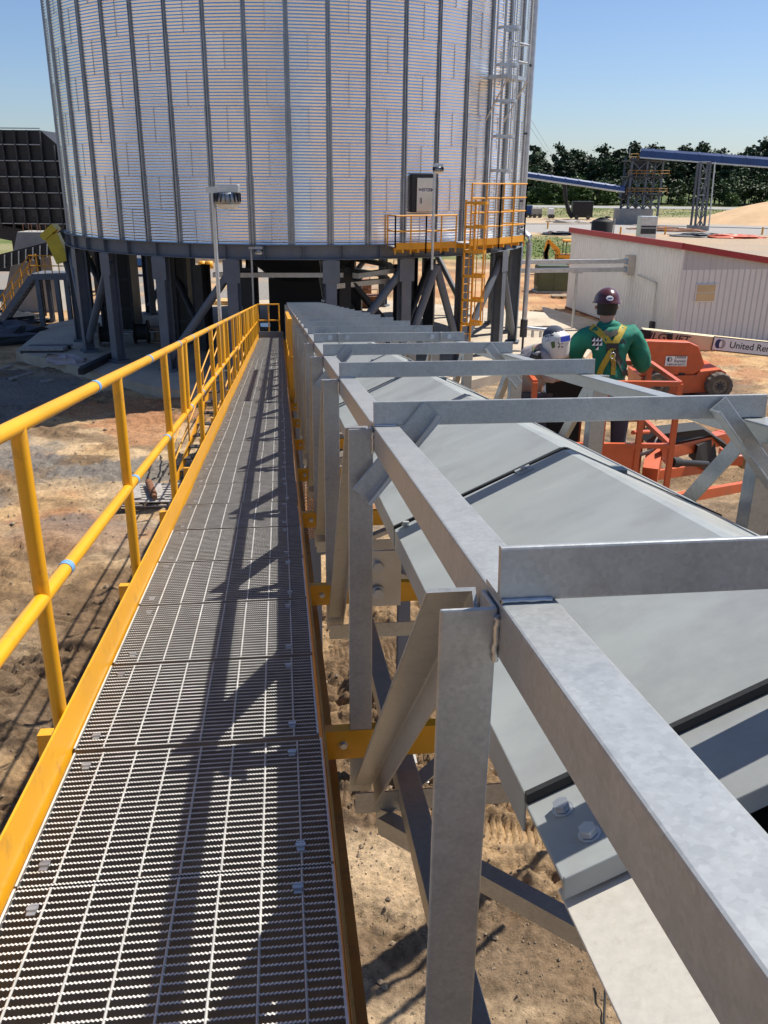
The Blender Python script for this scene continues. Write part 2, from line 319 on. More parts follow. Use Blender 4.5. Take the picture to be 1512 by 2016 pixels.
    n2 = N.new('ShaderNodeTexNoise'); n2.inputs['Scale'].default_value = 34; n2.inputs['Detail'].default_value = 9; n2.inputs['Roughness'].default_value = .75; Lk(tc.outputs['Object'], n2.inputs['Vector'])
    bp = N.new('ShaderNodeBump'); bp.inputs['Strength'].default_value = 1.0; bp.inputs['Distance'].default_value = .05; Lk(n2.outputs[0], bp.inputs['Height']); Lk(bp.outputs[0], b.inputs['Normal'])
    me.materials.append(m); o = link('ground', me); o['kind'] = 'structure'
    # loose stones and clods, too many to count
    rng = np.random.default_rng(3); mb = MB(); n_ = 8000
    px = np.concatenate([rng.uniform(-1.4, 3.5, n_ // 2), rng.uniform(-12, 12, n_ // 2)]); py = np.concatenate([rng.uniform(5.2, 14, n_ // 2), rng.uniform(8, 30, n_ // 2)]); pz, pc = gheight(px, py)
    vs = []; fs = []
    ico = np.array([(0, 0, 1), (.9, 0, .2), (.2, .9, .1), (-.8, .3, .2), (-.3, -.85, .15), (.5, -.6, -.2), (0, 0, -.6)]); fi = [(0, 1, 2), (0, 2, 3), (0, 3, 4), (0, 4, 5), (0, 5, 1), (6, 2, 1), (6, 3, 2), (6, 4, 3), (6, 5, 4), (6, 1, 5)]
    for k in range(n_):
        r = rng.uniform(.006, .02) * (1 + 1.6 * (rng.random() > .94)) * (1 if k < n_ // 2 else 1.7); a = rng.uniform(0, 6.28); ca_, sa = math.cos(a), math.sin(a); sq = rng.uniform(.5, 1)
        for p in ico * r * rng.uniform(.7, 1.3, (7, 1)): vs.append((px[k] + p[0] * ca_ - p[1] * sa, py[k] + p[0] * sa + p[1] * ca_, pz[k] + p[2] * sq + r * .2))
        fs += [tuple(i + 7 * k for i in f) for f in fi]
    mb.v = vs; mb.f = fs; mb.sm = [False] * len(fs)
    pm('pebble', (.24, .175, .11), .9, 0, .35, 3)
    g = link('loose_stones', mb.mesh('loose_stones', 'pebble', fix=False)); g['kind'] = 'stuff'; g['label'] = 'loose stones and clods scattered over the muddy ground'; g['category'] = 'stones'
ground()
mb = MB(); mb.add([(-700, 272, .03), (900, 272, .03), (900, 296, .03), (-700, 296, .03)], [(0, 1, 2, 3)]); struct('road', mb, 'asphalt')
mb = MB(); mb.add([(-700, 272.8, .04), (900, 272.8, .04), (900, 273.1, .04), (-700, 273.1, .04)], [(0, 1, 2, 3)]); mb.add([(-700, 283.8, .04), (900, 283.8, .04), (900, 284.1, .04), (-700, 284.1, .04)], [(0, 1, 2, 3)]); struct('road_marking', mb, 'sign_white')
# grass tufts on the far verge
def tufts(name, label, boxes, m, n_, hgt):
    rng = np.random.default_rng(5); vs = []; fs = []
    for i in range(n_):
        b = boxes[i % len(boxes)]; x = rng.uniform(b[0], b[1]); y = rng.uniform(b[2], b[3]); h = hgt * rng.uniform(.5, 1.4); a = rng.uniform(0, 6.28); ww = h * .8
        k = len(vs); ca_, sa = math.cos(a) * ww, math.sin(a) * ww; dx, dy = rng.uniform(-.5, .5, 2) * h
        vs += [(x - ca_, y - sa, 0), (x + ca_, y + sa, 0), (x + dx + ca_ * .4, y + dy, h), (x + dx - ca_ * .7, y + dy, h * .8)]; fs.append((k, k + 1, k + 2, k + 3))
    mb = MB(); mb.v = vs; mb.f = fs; mb.sm = [False] * len(fs); o = link(name, mb.mesh(name, m, fix=False)); o['kind'] = 'stuff'; o['label'] = label; o['category'] = 'grass'
tufts('grass_field', 'green rough grass field behind the white shed', [(8, 24, 90, 130)], 'grass', 2500, .10)
tufts('grass_verge', 'dry grass verge along the far road', [(20, 160, 205, 268)], 'grass_dry', 4000, .16)
# ------------------------------------------------------------------ concrete pad under the silo
SC = V((-4.1, 42.4, 0)); SR = 10.2; PADZ = .42
pad = MB(); pts = [(x, y, -.4) for x, y in ((-15.8, 36.8), (-8.0, 30.1), (-3, 28.8), (2, 30.6), (8.6, 37.5), (9, 50), (-2, 55.5), (-14, 52.5), (-17, 44))]
pad.plate(pts, (0, 0, PADZ + .4)); struct('concrete_pad', pad, 'concrete')
apron = MB(); apron.plate([(8.7, 37.6, -.3), (12.2, 47, -.3), (9.6, 54, -.3), (9.1, 50, -.3)], (0, 0, .5)); struct('concrete_apron', apron, 'concrete')
# ------------------------------------------------------------------ conveyor truss
BAY = 1.524; S0 = 1.02; A0, A1 = .268, 1.505; HT = 1.014
def plumb(a, s, h, dz): return F(a, s, h) + V((0, 0, dz))
truss = thing('conveyor_truss', 'long galvanised angle steel truss around the grey hooded conveyor', 'truss', F(.8865, 2.5, 1.014) - V((0, 0, 2.4)))
NF = 23
bolt_me = None
def hexbolt(mb, p, ax, r=.016, hgt=.014):
    ax = V(ax).normalized(); p = V(p); mb.ext(p, p + ax * .002, circ(r * 1.3, 14), up=V((.3, .8, .2)))
    mb.ext(p + ax * .003, p + ax * (.003 + hgt), circ(r, 6), up=V((.3, .8, .2)))
s_start, s_end = -.55, S0 + (NF - 2) * BAY + .2
tk = .0075
for side, a in ((1, A0), (-1, A1)):
    # top chord: horizontal flange on top, vertical leg on the outer face
    mb = MB(); mb.ext(F(a, s_start, HT), F(a, s_end, HT), [(0, 0), (side * .077, 0), (side * .077, -tk), (side * tk, -tk), (side * tk, -.077), (0, -.077)], up=nn)
    mb.build('top_chord', 'galv', truss, bevel=.004)
    mb = MB(); mb.ext(F(a + side * .077, s_start, -.20), F(a + side * .077, s_end, -.20), [(0, 0), (side * .077, 0), (side * .077, -tk), (side * tk, -tk), (side * tk, -.077), (0, -.077)], up=nn)
    mb.build('bottom_chord', 'galv', truss, bevel=.0025)
for i in range(NF):
    s = S0 + (i - 1) * BAY
    near = .0035 if i < 6 else 0
    for side, a in ((1, A0), (-1, A1)):
        top = F(a - side * .0005, s, HT - .006); bot = top + V((0, 0, -1.32))
        mb = MB(); x0, x1 = (-.077, 0) if side > 0 else (0, .077)
        # L angle: wide leg faces the camera, second leg runs back along the outer edge
        out = x0 if side > 0 else x1
        sg = 1 if side > 0 else -1
        pr = [(x0, 0), (x1 - .001, 0), (x1 - .001, .075), (x1 - tk, .075), (x1 - tk, tk), (x0, tk)] if side > 0 else [(x0 + .001, 0), (x1, 0), (x1, tk), (x0 + tk, tk), (x0 + tk, .075), (x0 + .001, .075)]
        vs = [p + ee * q[0] + dd * q[1] for p in (bot, top) for q in pr]; k = 6
        mb.add(vs, [(j, (j + 1) % k, (j + 1) % k + k, j + k) for j in range(k)] + [tuple(range(k)), tuple(range(k, 2 * k))]); mb.build('post', 'galv', truss, bevel=near)
        if i < NF - 1:
            # side diagonal from the top of this post down to the foot of the next
            p = F(a - side * .009, s + .10, HT - .012); q = F(a - side * .008, s + BAY - .02, -.16)
            mb = MB(); mb.ext(p, q, [(0, 0), (-side * .07, 0), (-side * .07, -.006), (-side * .006, -.006), (-side * .006, -.07), (0, -.07)], up=nn); mb.build('diagonal', 'galv', truss, bevel=near)
        if i % 2 == 0 and i > 0:
            p = F(a + side * .195, s - .012, HT + .030); q = F(a - side * .018, s - .012, HT - .225)
            mb = MB(); mb.ext(p, q, [(0, 0), (side * .065, 0), (side * .065, .007), (side * .007, .007), (side * .007, .065), (0, .065)], up=-dd); mb.build('knee_brace', 'galv', truss, bevel=near)
    if i in (1, 2, 3):
        top = F(A0, s, HT - .01); rw = random.Random(i); mb = MB(); mb.path([top + V((-.003 + rw.uniform(-.0015, .0015), -.004, -.006 - .0055 * k_)) for k_ in range(13)], .0048, 6); mb.build('weld_bead', 'galv_plain', truss)
        mb = MB(); mb.path([F(A0 + .002 + .006 * k_, s - .002 + rw.uniform(-.001, .001), HT + .003) for k_ in range(12)], .0036, 6); mb.build('weld_bead', 'galv_plain', truss)
    # cross beam standing on the chords
    mb = MB(); mb.ext(F(A0, s, HT + .001), F(A1, s, HT + .001), [(0, 0), (-.075, 0), (-.075, tk), (-.0125, tk), (-.0125, .073), (0, .073)] , up=nn)
    mb.build('cross_beam', 'galv', truss, bevel=near)
    # bottom cross member and floor diagonal
    mb = MB(); mb.ext(F(A0 - .07, s + .02, -.30), F(A1 + .07, s + .02, -.30), Lp(-.075, .075, tk), up=nn); mb.build('floor_beam', 'galv', truss)
    if i < NF - 1:
        a_, b_ = (A1, A0) if i % 2 else (A0, A1)
        mb = MB(); mb.ext(F(a_, s + .03, -.29), F(b_, s + BAY - .03, -.29), Lp(.06, -.06, .006), up=nn); mb.build('floor_diagonal', 'galv', truss)
    if i == 5:
        for a in (A0 + .20, A1 - .20):
            mb = MB(); mb.box(F(a, s - .02, HT + .035), (.008, .05, .078), rz=-yaw); mb.build('splice_plate', 'galv', truss)
            for da in (-.07, .07):
                mb = MB(); hexbolt(mb, F(a + da, s - .001, HT + .038), -dd, .016); mb.build('bolt', 'galv_plain', truss)
# welded support cleat with bolts by the eave
mb = MB(); mb.box(F(.335, 2.95, .40), (.14, .01, .22), rz=-yaw); mb.build('cleat', 'galv_plain', truss)
for h in (.45, .35):
    mb = MB(); hexbolt(mb, F(.32, 2.94, h), -dd, .019, .02); mb.build('bolt', 'galv_plain', truss)
# ------------------------------------------------------------------ conveyor hood
HE, HR = .677, .918; EV = .338; RG = .8865; ER = 1.435
hood = thing('conveyor_hood', 'grey painted peaked sheet metal hood over the conveyor inside the truss', 'conveyor', F(.8865, 2.5, .4))
pl_ = BAY; t0 = .0
for k in range(21):
    sa = 1.11 + k * pl_; sb = sa + pl_ - .028
    mb = MB(); dz = .004 if k % 2 else 0
    prof = [(EV, HE - .065), (EV, HE + dz), (RG - .012, HR + dz), (RG + .012, HR + dz), (ER, HE + dz), (ER, HE - .065)]
    inn = [(ER - .004, HE - .065), (ER - .004, HE - .006), (RG, HR - .006), (EV + .004, HE - .006), (EV + .004, HE - .065)]
    p_ = prof + inn; n1 = len(p_)
    vs = [F(a, s, h) for s in (sa, sb) for a, h in p_]
    mb.add(vs, [(j, (j + 1) % n1, (j + 1) % n1 + n1, j + n1) for j in range(n1)] + [tuple(range(n1)), tuple(range(n1, 2 * n1))])
    panel = mb.build('hood_panel', 'hood', hood, bevel=.002 if k < 4 else 0)
    # joint: recessed gap, its shade painted in by dark strips; folded strip and clamp
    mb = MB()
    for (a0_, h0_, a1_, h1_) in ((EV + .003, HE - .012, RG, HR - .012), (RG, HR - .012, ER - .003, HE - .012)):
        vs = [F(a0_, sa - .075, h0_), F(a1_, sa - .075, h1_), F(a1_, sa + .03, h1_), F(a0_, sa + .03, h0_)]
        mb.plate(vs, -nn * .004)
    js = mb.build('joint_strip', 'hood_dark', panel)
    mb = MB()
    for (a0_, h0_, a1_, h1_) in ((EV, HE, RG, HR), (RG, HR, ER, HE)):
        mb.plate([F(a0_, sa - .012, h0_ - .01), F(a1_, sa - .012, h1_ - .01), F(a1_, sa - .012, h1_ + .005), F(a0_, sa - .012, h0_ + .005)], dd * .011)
    mb.build('gap_shade', 'black_rubber', panel)  # added black strip for the shaded panel end and gap, no seal there
    mb = MB()
    for (a0_, h0_, a1_, h1_) in ((EV, HE - .004, RG, HR - .004), (RG, HR - .004, ER, HE - .004)):
        vs = [F(a0_, sa - .068, h0_ + .004), F(a1_, sa - .068, h1_ + .004), F(a1_, sa - .032, h1_ + .004), F(a0_, sa - .032, h0_ + .004)]
        if k > 0: mb.plate(vs, -nn * .004)
    if mb.v: mb.build('cover_strip', 'hood', panel)
    if 0 < k < 6:
        for f_ in (.74,) if k > 1 else (.74, .06):
            a = EV + (RG - EV) * f_; h = HE + (HR - HE) * f_
            sl = math.atan2(HR - HE, RG - EV); mb = MB(); mt = Matrix((ee * math.cos(sl) + nn * math.sin(sl), dd, nn * math.cos(sl) - ee * math.sin(sl))).transposed()
            if f_ > .5: mb.box(F(a, sa - .05, h + .006), (.05, .06, .004), M=mt)
            hexbolt(mb, F(a, sa - .05, h + .004), nn, .011, .009); mb.build('clamp', 'hood', panel)
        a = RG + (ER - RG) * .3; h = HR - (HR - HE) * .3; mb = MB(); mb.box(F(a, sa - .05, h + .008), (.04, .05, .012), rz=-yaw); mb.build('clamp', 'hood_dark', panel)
# the near open end: end flange with two bolts, bright skirt plate, dark trough
def hs(f): return EV + (RG - EV) * f, HE + (HR - HE) * f
mb = MB(); vs = [F(EV + .0, .93, HE - .012), F(RG, .93, HR - .012), F(RG, 1.10, HR - .012), F(EV + .0, 1.10, HE - .012)]; mb.plate(vs, -nn * .006)
vs = [F(EV, .93, HE - .006), F(RG, .93, HR - .006), F(RG, .93, HR - .04), F(EV, .93, HE - .04)]; mb.plate(vs, -dd * .006)
vs = [F(ER, .93, HE - .012), F(RG, .93, HR - .012), F(RG, 1.10, HR - .012), F(ER, 1.10, HE - .012)]; mb.plate(vs, -nn * .006)
endf = mb.build('end_flange', 'hood', hood, bevel=.002)
for ds, f_ in ((1.055, .075), (.985, .10)):
    a, h = hs(f_); mb = MB(); hexbolt(mb, F(a, ds, h - .012), (nn * .92 - ee * .38), .0125, .010); mb.build('bolt', 'galv_plain', endf, bevel=.001)
mb = MB(); a1_, h1_ = hs(.42); vs = [F(EV + .004, -.4, HE - .045), F(a1_, -.4, h1_ - .045), F(a1_, .955, h1_ - .045), F(EV + .004, .955, HE - .045)]; mb.plate(vs, -nn * .004); mb.build('skirt_plate', 'skirt', hood, bevel=.001)
mb = MB(); mb.ext(F(.8865, -.4, .34), F(.8865, s_end - .5, .34), [(-.46, .28), (-.44, .28), (-.25, .02), (.25, .02), (.44, .28), (.46, .28), (.26, 0), (-.26, 0)], up=nn); mb.build('belt_trough', 'dark_steel', hood)
# ------------------------------------------------------------------ walkway
GL, GRT = -.689, .083; GW = GRT - GL; PL = .664
walk = thing('walkway', 'steel grating walkway with yellow toe plate sloping down to the silo', 'walkway', F(-.3, 2.5, -.25))
def twomat(me):            # sun and shade put into colour: worn tops bright, sides between bars dark
    me.update(); me.materials.append(M['grating_side_shade'])
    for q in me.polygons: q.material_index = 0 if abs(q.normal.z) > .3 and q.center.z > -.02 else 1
def bar_mesh(teeth):
    mb = MB()
    if not teeth:
        mb.box((GW / 2, 0, -.019), (GW, .005, .038)); return mb
    n_ = 84; p = GW / n_; prof = [(GW, -.038), (0, -.038)]
    for i in range(n_):
        x = i * p; prof += [(x, -.001), (x + p * .3, -.0036), (x + p * .5, -.0036), (x + p * .8, -.001)]
    prof.append((GW, -.001)); k = len(prof)
    vs = [(x, -.0028, z) for x, z in prof] + [(x, .0028, z) for x, z in prof]
    mb.add(vs, [(i, (i + 1) % k, (i + 1) % k + k, i + k) for i in range(k)] + [tuple(range(k)), tuple(range(2 * k - 1, k - 1, -1))]); return mb
BARP = .0262; NB = 25
fm = Matrix((ee, dd, nn)).transposed().to_4x4()
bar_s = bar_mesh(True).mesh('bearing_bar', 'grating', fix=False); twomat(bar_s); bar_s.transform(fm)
rod = MB()
rod.ext((0, .004, -.004), (0, (NB - 1) * BARP + .004, -.004), circ(.0035, 6), smooth=True); rod_me = rod.mesh('cross_rod', 'rod'); rod_me.transform(fm)
pb = MB()
for i in range(NB): pb.box((GW / 2, i * BARP, -.0195), (GW, .005, .037))
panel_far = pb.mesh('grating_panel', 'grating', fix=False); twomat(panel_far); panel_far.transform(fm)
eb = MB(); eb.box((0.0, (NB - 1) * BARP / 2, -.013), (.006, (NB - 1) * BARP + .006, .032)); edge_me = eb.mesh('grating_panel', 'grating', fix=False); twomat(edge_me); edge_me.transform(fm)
cl = MB(); cl.box((0, 0, .003), (.034, .014, .004)); cl.box((0, .017, -.003), (.026, .018, .004)); cl.box((0, -.017, -.003), (.026, .018, .004)); cl.box((0, .009, 0), (.03, .003, .012)); cl.box((0, -.009, 0), (.03, .003, .012)); clip_me = cl.mesh('clip', 'galv_plain'); clip_me.transform(Matrix.Scale(.78, 4)); clip_me.transform(fm)
farrods = MB(); jr = random.Random(4)
for k in range(44):
    s = -.06 + k * PL if k < 3 else 1.31 + (k - 2) * PL if False else -.08 + k * PL
    off = jr.uniform(-.008, .008)
    base = F(GL + off * .6, s, 0) - V(walk.location)
    pan = link('grating_panel', edge_me if k < 8 else panel_far, walk, base)
    if k < 8:
        link('end_bar', edge_me, pan, fm.to_3x3() @ V((GW, 0, 0)))
        for i in range(NB): link('bearing_bar', bar_s, pan, fm.to_3x3() @ V((0, i * BARP, 0)))
    if k < 30:
        for i in range(7): link('cross_rod', rod_me, pan, fm.to_3x3() @ V((.0865 + .1016 * i + jr.uniform(-.002, .002), 0, 0)))
    else:
        pass
    if k < 22:
        for xx in (.055, GW - .055 - .03):
            for yy in (.075, (NB - 1) * BARP - .075): link('clip', clip_me, pan, fm.to_3x3() @ V((xx + jr.uniform(-.01, .01), yy, .002)))
# toe plate and stringers
mb = MB(); mb.ext(F(GL - .012, -.5, 0), F(GL - .012, 29.1, 0), [(0, -.005), (-.010, .125), (-.017, .125), (-.017, -.2), (0, -.2)], up=nn); mb.build('toe_plate', 'yellow', walk, bevel=.002)
mb = MB(); mb.ext(F(GRT + .012, -.5, -.1), F(GRT + .012, 29.1, -.1), [(0, .13), (.007, .13), (.007, -.093), (.05, -.093), (.05, -.1), (0, -.1)], up=nn); mb.build('stringer', 'yellow_old', walk)
mb = MB(); mb.ext(F(GL - .03, -.5, -.1), F(GL - .03, 29.1, -.1), Cp(-.05, .2, .007), up=nn); mb.build('stringer', 'yellow', walk)
for i in range(1, 20):
    s = S0 + (i - 1) * BAY + .125
    mb = MB(); mb.ext(F(GRT + .02, s, -.1), F(A1 + .05, s, -.1), Cp(-.05, .105, .008), up=nn); br = mb.build('bracket', 'yellow', walk)
    mb = MB(); hexbolt(mb, F(GRT + .085, s - .0005, -.1), -dd, .011, .009); mb.build('bolt', 'galv_plain', br)
    mb = MB(); mb.ext(F(GL - .16, s + .05, -.075), F(GL - .02, s + .05, -.075), Cp(-.05, .105, .008), up=nn); mb.build('bracket', 'yellow', walk)
# expanded metal guard beneath the gap
mb = MB(); ns_, na_ = 46, 9
for i in range(ns_):
    for j in range(na_):
        a = .14 + j * .03; s = 5.9 + i * .055
        o_ = .015 if i % 2 else 0
        mb.ext(F(a + o_, s, -.28), F(a + .015 + (0 if not i % 2 else 0) + o_, s + .055, -.28), rect(-.002, .002, -.002, .002), up=nn, caps=False)
        mb.ext(F(a + .03 + o_, s, -.28), F(a + .015 + o_, s + .055, -.28), rect(-.002, .002, -.002, .002), up=nn, caps=False)
gm = mb.build('mesh_guard', 'yellow', walk, fix=False); gm['kind'] = 'stuff'
# end of the walkway
mb = MB(); mb.box(F(-.3, 29.15, .1), (.8, .02, .2), rz=-yaw); mb.build('end_plate', 'steel_paint', walk)
# ------------------------------------------------------------------ handrail
hr = thing('handrail', 'yellow painted pipe handrail along the left edge of the walkway', 'handrail', F(-.74, 4, -.2))
HA = -.738; RT, RM = 1.045, .512; PR = .0235
def railpt(s, h): return F(HA, s, h)
posts = [.9, 2.50, 4.03, 5.66, 7.9, 9.55, 10.75, 12.4, 14.0, 15.2, 16.8, 18.4, 19.6, 21.2, 22.8, 24.0, 25.5, 27.0, 28.6]
sections = [(-.6, 6.62), (6.9, 11.5), (11.65, 16.0), (16.15, 20.4), (20.55, 24.8), (24.95, 28.9)]
for a_, b_ in sections:
    for h in (RT, RM):
        mb = MB(); mb.path([railpt(a_, h), railpt(b_, h)], PR, 14); mb.build('top_rail' if h == RT else 'mid_rail', 'yellow', hr)
    for s in (a_, b_):
        if s > 0: mb = MB(); mb.path([railpt(s, RM), railpt(s, RT)], PR * .95, 12); mb.build('end_loop', 'yellow', hr)
for a_, b_ in zip(sections[:-1], sections[1:]):
    for h in (RT, RM): mb = MB(); mb.path([railpt(a_[1], h), railpt(b_[0], h)], PR * .8, 10); mb.build('splice', 'yellow', hr)
for s in posts:
    top = railpt(s, RT); bot = top + V((0, 0, -(RT + .22)))
    mb = MB(); mb.path([bot, top], PR, 14); mb.build('post', 'yellow', hr)
for s, h in ((2.86, RM), (4.28, RM), (5.55, RM), (7.1, RM), (8.2, RM), (9.9, RM), (11.2, RM), (5.02, RT), (6.5, RT), (7.5, RT), (9.0, RT), (10.4, RT), (12.0, RT), (13.2, RT), (14.6, RT), (12.8, RM), (14.4, RM), (16.4, RM), (16.4, RT), (3.55, RT)):
    mb = MB(); mb.path([railpt(s - .02, h), railpt(s + .02, h)], PR * 1.10, 14); mb.build('tape_band', 'tape', hr)
# end gate across the far end
eg = thing('end_guardrail', 'yellow guardrail closing the far end of the walkway', 'guardrail', F(-.3, 29.2, 0))
for a in (-.70, -.36, -.02): mb = MB(); mb.path([F(a, 29.3, -.15), F(a, 29.3, 1.06)], .022, 8); mb.build('post', 'yellow_far', eg)
for h in (1.06, .55): mb = MB(); mb.path([F(-.72, 29.3, h), F(.0, 29.3, h)], .022, 8); mb.build('rail', 'yellow_far', eg)
# right hand rail of the far walkway half
rr = thing('far_handrail', 'short yellow handrail panel on the right of the far walkway', 'handrail', F(.13, 16, 0))
for s in (12.0, 13.6, 15.2, 16.8): mb = MB(); mb.ext(F(.135, s, -.12), F(.135, s, 1.05), rect(-.025, .025, -.025, .025), up=dd); mb.build('post', 'yellow', rr)
for h in (1.05, .55): mb = MB(); mb.ext(F(.135, 11.9, h), F(.135, 16.9, h), rect(-.028, .028, -.02, .02), up=nn); mb.build('rail', 'yellow', rr)
# trestle bents carrying truss and walkway
for s in (10.0, 17.5, 24.5):
    b_ = thing('support_bent', {10.0: 'grey steel support bent under the near truss', 17.5: 'grey steel support bent under the middle of the truss', 24.5: 'grey steel support bent under the far truss'}[s], 'support', V((F(.9, s, 0).x, F(.9, s, 0).y, 0)), 'bents carrying the conveyor')
    for a in (A0 + .06, A1 - .06):
        p = F(a, s, -.31); q = V((p.x, p.y, -.05)); mb = MB(); mb.ext(q, p, Hp(.15, .15, .008, .011), up=dd); mb.build('leg', 'steel_paint', b_)
        mb = MB(); mb.box((q.x, q.y, .0), (.4, .4, .12), rz=-yaw); mb.build('base', 'conc_grey', b_)
    mb = MB(); mb.ext(F(A0, s, -.35), F(A1, s, -.35), Hp(.12, .07, .008, .01), up=nn); mb.build('cap_beam', 'steel_paint', b_)
    p = F(A0 + .06, s, -.5); q = F(A1 - .06, s, 0); q = V((q.x, q.y, .3)); mb = MB(); mb.ext(p, q, Lp(.06, .06, .007)); mb.build('brace', 'steel_paint', b_)
# ------------------------------------------------------------------ silo
ZB, RH = 5.19, 1.118; NSH = 23; DA = 2 * math.pi / NSH; NR = 9
silo = thing('steel_silo', 'huge round corrugated galvanised steel silo standing on grey steel columns', 'silo', SC)
def phi_at(px, r, z):                # angle on the silo where a pixel column meets radius r at height z
    a, b = R(-75), R(75)
    for _ in range(40):
        m_ = (a + b) / 2
        if proj((SC.x + r * math.sin(m_), SC.y - r * math.cos(m_), z))[0] < px: a = m_
        else: b = m_
    return a
def sp(phi, r, z): return V((SC.x + r * math.sin(phi), SC.y - r * math.cos(phi), z))
PH0 = phi_at(573.8, SR, 5.4)      # angle of the stiffener nearest the middle
corr = .1016
def sheet_mesh():
    mb = MB(); rows = 88; cols = 5; vs = []; fs = []
    for i in range(rows + 1):
        z = RH * i / rows; r = SR + .0068 * math.cos(2 * math.pi * z / corr)
        for j in range(cols + 1):
            a = -DA / 2 + DA * j / cols; vs.append((r * math.sin(a), -r * math.cos(a), z))
    for i in range(rows):
        for j in range(cols): k = i * (cols + 1) + j; fs.append((k, k + 1, k + cols + 2, k + cols + 1))
    mb.add(vs, fs, True); return mb.mesh('wall_sheet', 'silo_sheet', fix=False)
def seam_mesh():
    mb = MB(); a0 = -DA / 2
    def pbox(a, z, wd, hh, r=SR + .008):
        c = V((r * math.sin(a), -r * math.cos(a), z)); mb.box(c, (wd, .008, hh), rz=a)
    pbox(a0, RH / 2, .007, RH)
    for i in range(11):
        for s_ in (-1, 1): pbox(a0 + s_ * .0032, (i + .5 + .25 * s_) * corr, .017, .017, SR + .01)
    for j in range(14): pbox(-DA / 2 + DA * (j + .5) / 14, RH - .02, .02, .014, SR + .008)
    pbox(0, 0, .001, .001)
    return mb.mesh('seam_bolts', 'silo_seam', fix=False)
shm, smm = sheet_mesh(), seam_mesh()
for r_ in range(NR):
    for k in range(NSH):
        ph = PH0 + DA * (k + .25 + (.5 if r_ % 2 else 0))
        o = link('wall_sheet', shm, silo, (0, 0, ZB + r_ * RH), ph)
        vis = math.cos(ph) > -.1
        if vis: s_ = link('seam_bolts', smm, o); s_['kind'] = 'stuff'
ZT = ZB + 22 * RH
mb = MB(); zz = [ZB + NR * RH + i * corr / 4 for i in range(0, int((ZT - ZB - NR * RH) / corr * 4), 2)]
mb.lathe([(SR + .0068 * math.cos(math.pi * i), z) for i, z in enumerate(zz)] + [(SR, ZT)], SC, 92); mb.build('upper_wall', 'silo_sheet', silo, fix=False)
mb = MB(); mb.lathe([(SR + .25, ZT - .1), (SR + .2, ZT + .05), (1.0, ZT + 5.2), (0.01, ZT + 5.4)], SC, 46); mb.build('roof', 'silo_sheet', silo)
# stiffeners: a folded hat section, stepping thinner every two rings
hat = [(-.125, 0), (-.125, .014), (-.078, .014), (-.068, .075), (-.032, .075), (-.022, .03), (.022, .03), (.032, .075), (.068, .075), (.078, .014), (.125, .014), (.125, 0)]
mb = MB()
for (z0, z1, k_) in ((0, 2, 1.0), (2, 4, .84), (4, 6, .72), (6, 22, .62)):
    pr = [(x * k_, y * (.6 + .4 * k_) + .006) for x, y in hat]
    vs = [(x, -(SR + y), z) for z in (z0 * RH, z1 * RH) for x, y in pr]; n_ = len(pr)
    mb.add(vs, [(i, (i + 1) % n_, (i + 1) % n_ + n_, i + n_) for i in range(n_)] + [tuple(range(n_)), tuple(range(n_, 2 * n_))])
stm = mb.mesh('stiffener', 'silo_rib')
bm_ = MB()
for i in range(150):
    for x in (-.05, .05) if i < 22 else (-.03, .03): bm_.box((x, -(SR + .083 - .02 * (i > 22)), .05 + i * .1016), (.02, .012, .02))
bolts_me = bm_.mesh('rivets', 'silo_seam', fix=False)
for k in range(2 * NSH):
    ph = PH0 + DA / 2 * k; o = link('stiffener', stm, silo, (0, 0, ZB), ph)
    if math.cos(ph) > .1: r_ = link('rivets', bolts_me, o); r_['kind'] = 'stuff'
# ring beam
mb = MB(); mb.lathe([(SR - .2, 4.70), (SR + .19, 4.70), (SR + .19, 4.675), (SR - .2, 4.675), (SR - .2, 4.70)], SC, 92, False); mb.build('bottom_flange', 'steel_paint', silo)
mb = MB(); mb.lathe([(SR - .2, 5.19), (SR + .19, 5.19), (SR + .19, 5.165), (SR - .2, 5.165), (SR - .2, 5.19)], SC, 92, False); mb.build('top_flange', 'steel_paint', silo)
mb = MB(); mb.lathe([(SR + .02, 4.70), (SR + .02, 5.166), (SR - .01, 5.166), (SR - .01, 4.70), (SR + .02, 4.70)], SC, 92, False); mb.build('ring_web', 'steel_paint', silo)
mb = MB(); mb.box((0, -(SR + .09), 4.933), (.014, .15, .46)); wp = mb.mesh('web_stiffener', 'steel_paint')
for k in range(46): link('web_stiffener', wp, silo, (0, 0, 0), PH0 + DA / 2 * (k + .3))
# columns
cols_ = [-8.2 - 16.2 * i for i in range(11)] + [11.7 + 16.2 * i for i in range(11)]
mb = MB(); mb.ext((0, -SR, PADZ), (0, -SR, 4.676), Hp(.40, .40, .03, .035), up=V((0, 1, 0))); cm = mb.mesh('column', 'steel_paint')
mb = MB(); mb.box((0, -SR, PADZ + .05), (.62, .62, .1)); bpm = mb.mesh('base_plate', 'steel_paint')
mb = MB(); mb.box((0, -SR - .205, 4.25), (.62, .02, .8)); gpm = mb.mesh('gusset', 'steel_paint')
for a in cols_:
    c_ = link('column', cm, silo, (0, 0, 0), R(a)); link('base_plate', bpm, c_)
    link('gusset', gpm, c_, (0, 0, 0))
def brace(a_top, a_bot, zt=4.35, zb=.85, r=.155, rr_=SR):
    mb = MB(); mb.tube(sp(R(a_top), rr_, zt), sp(R(a_bot), rr_, zb), r, 12); mb.build('brace', 'steel_paint', silo)
for t, b_ in ((-40.6, -56.8), (-8.2, -24.4), (27.9, 11.7), (36, 27.9), (36, 44.1), (60.3, 44.1), (60.3, 76.5), (-73, -56.8), (-89.2, -105), (92.7, 108.9), (-137.8, -121), (141, 125), (-154, -170), (157.5, 173.7), (-170.2, 173.7)): brace(t, b_)
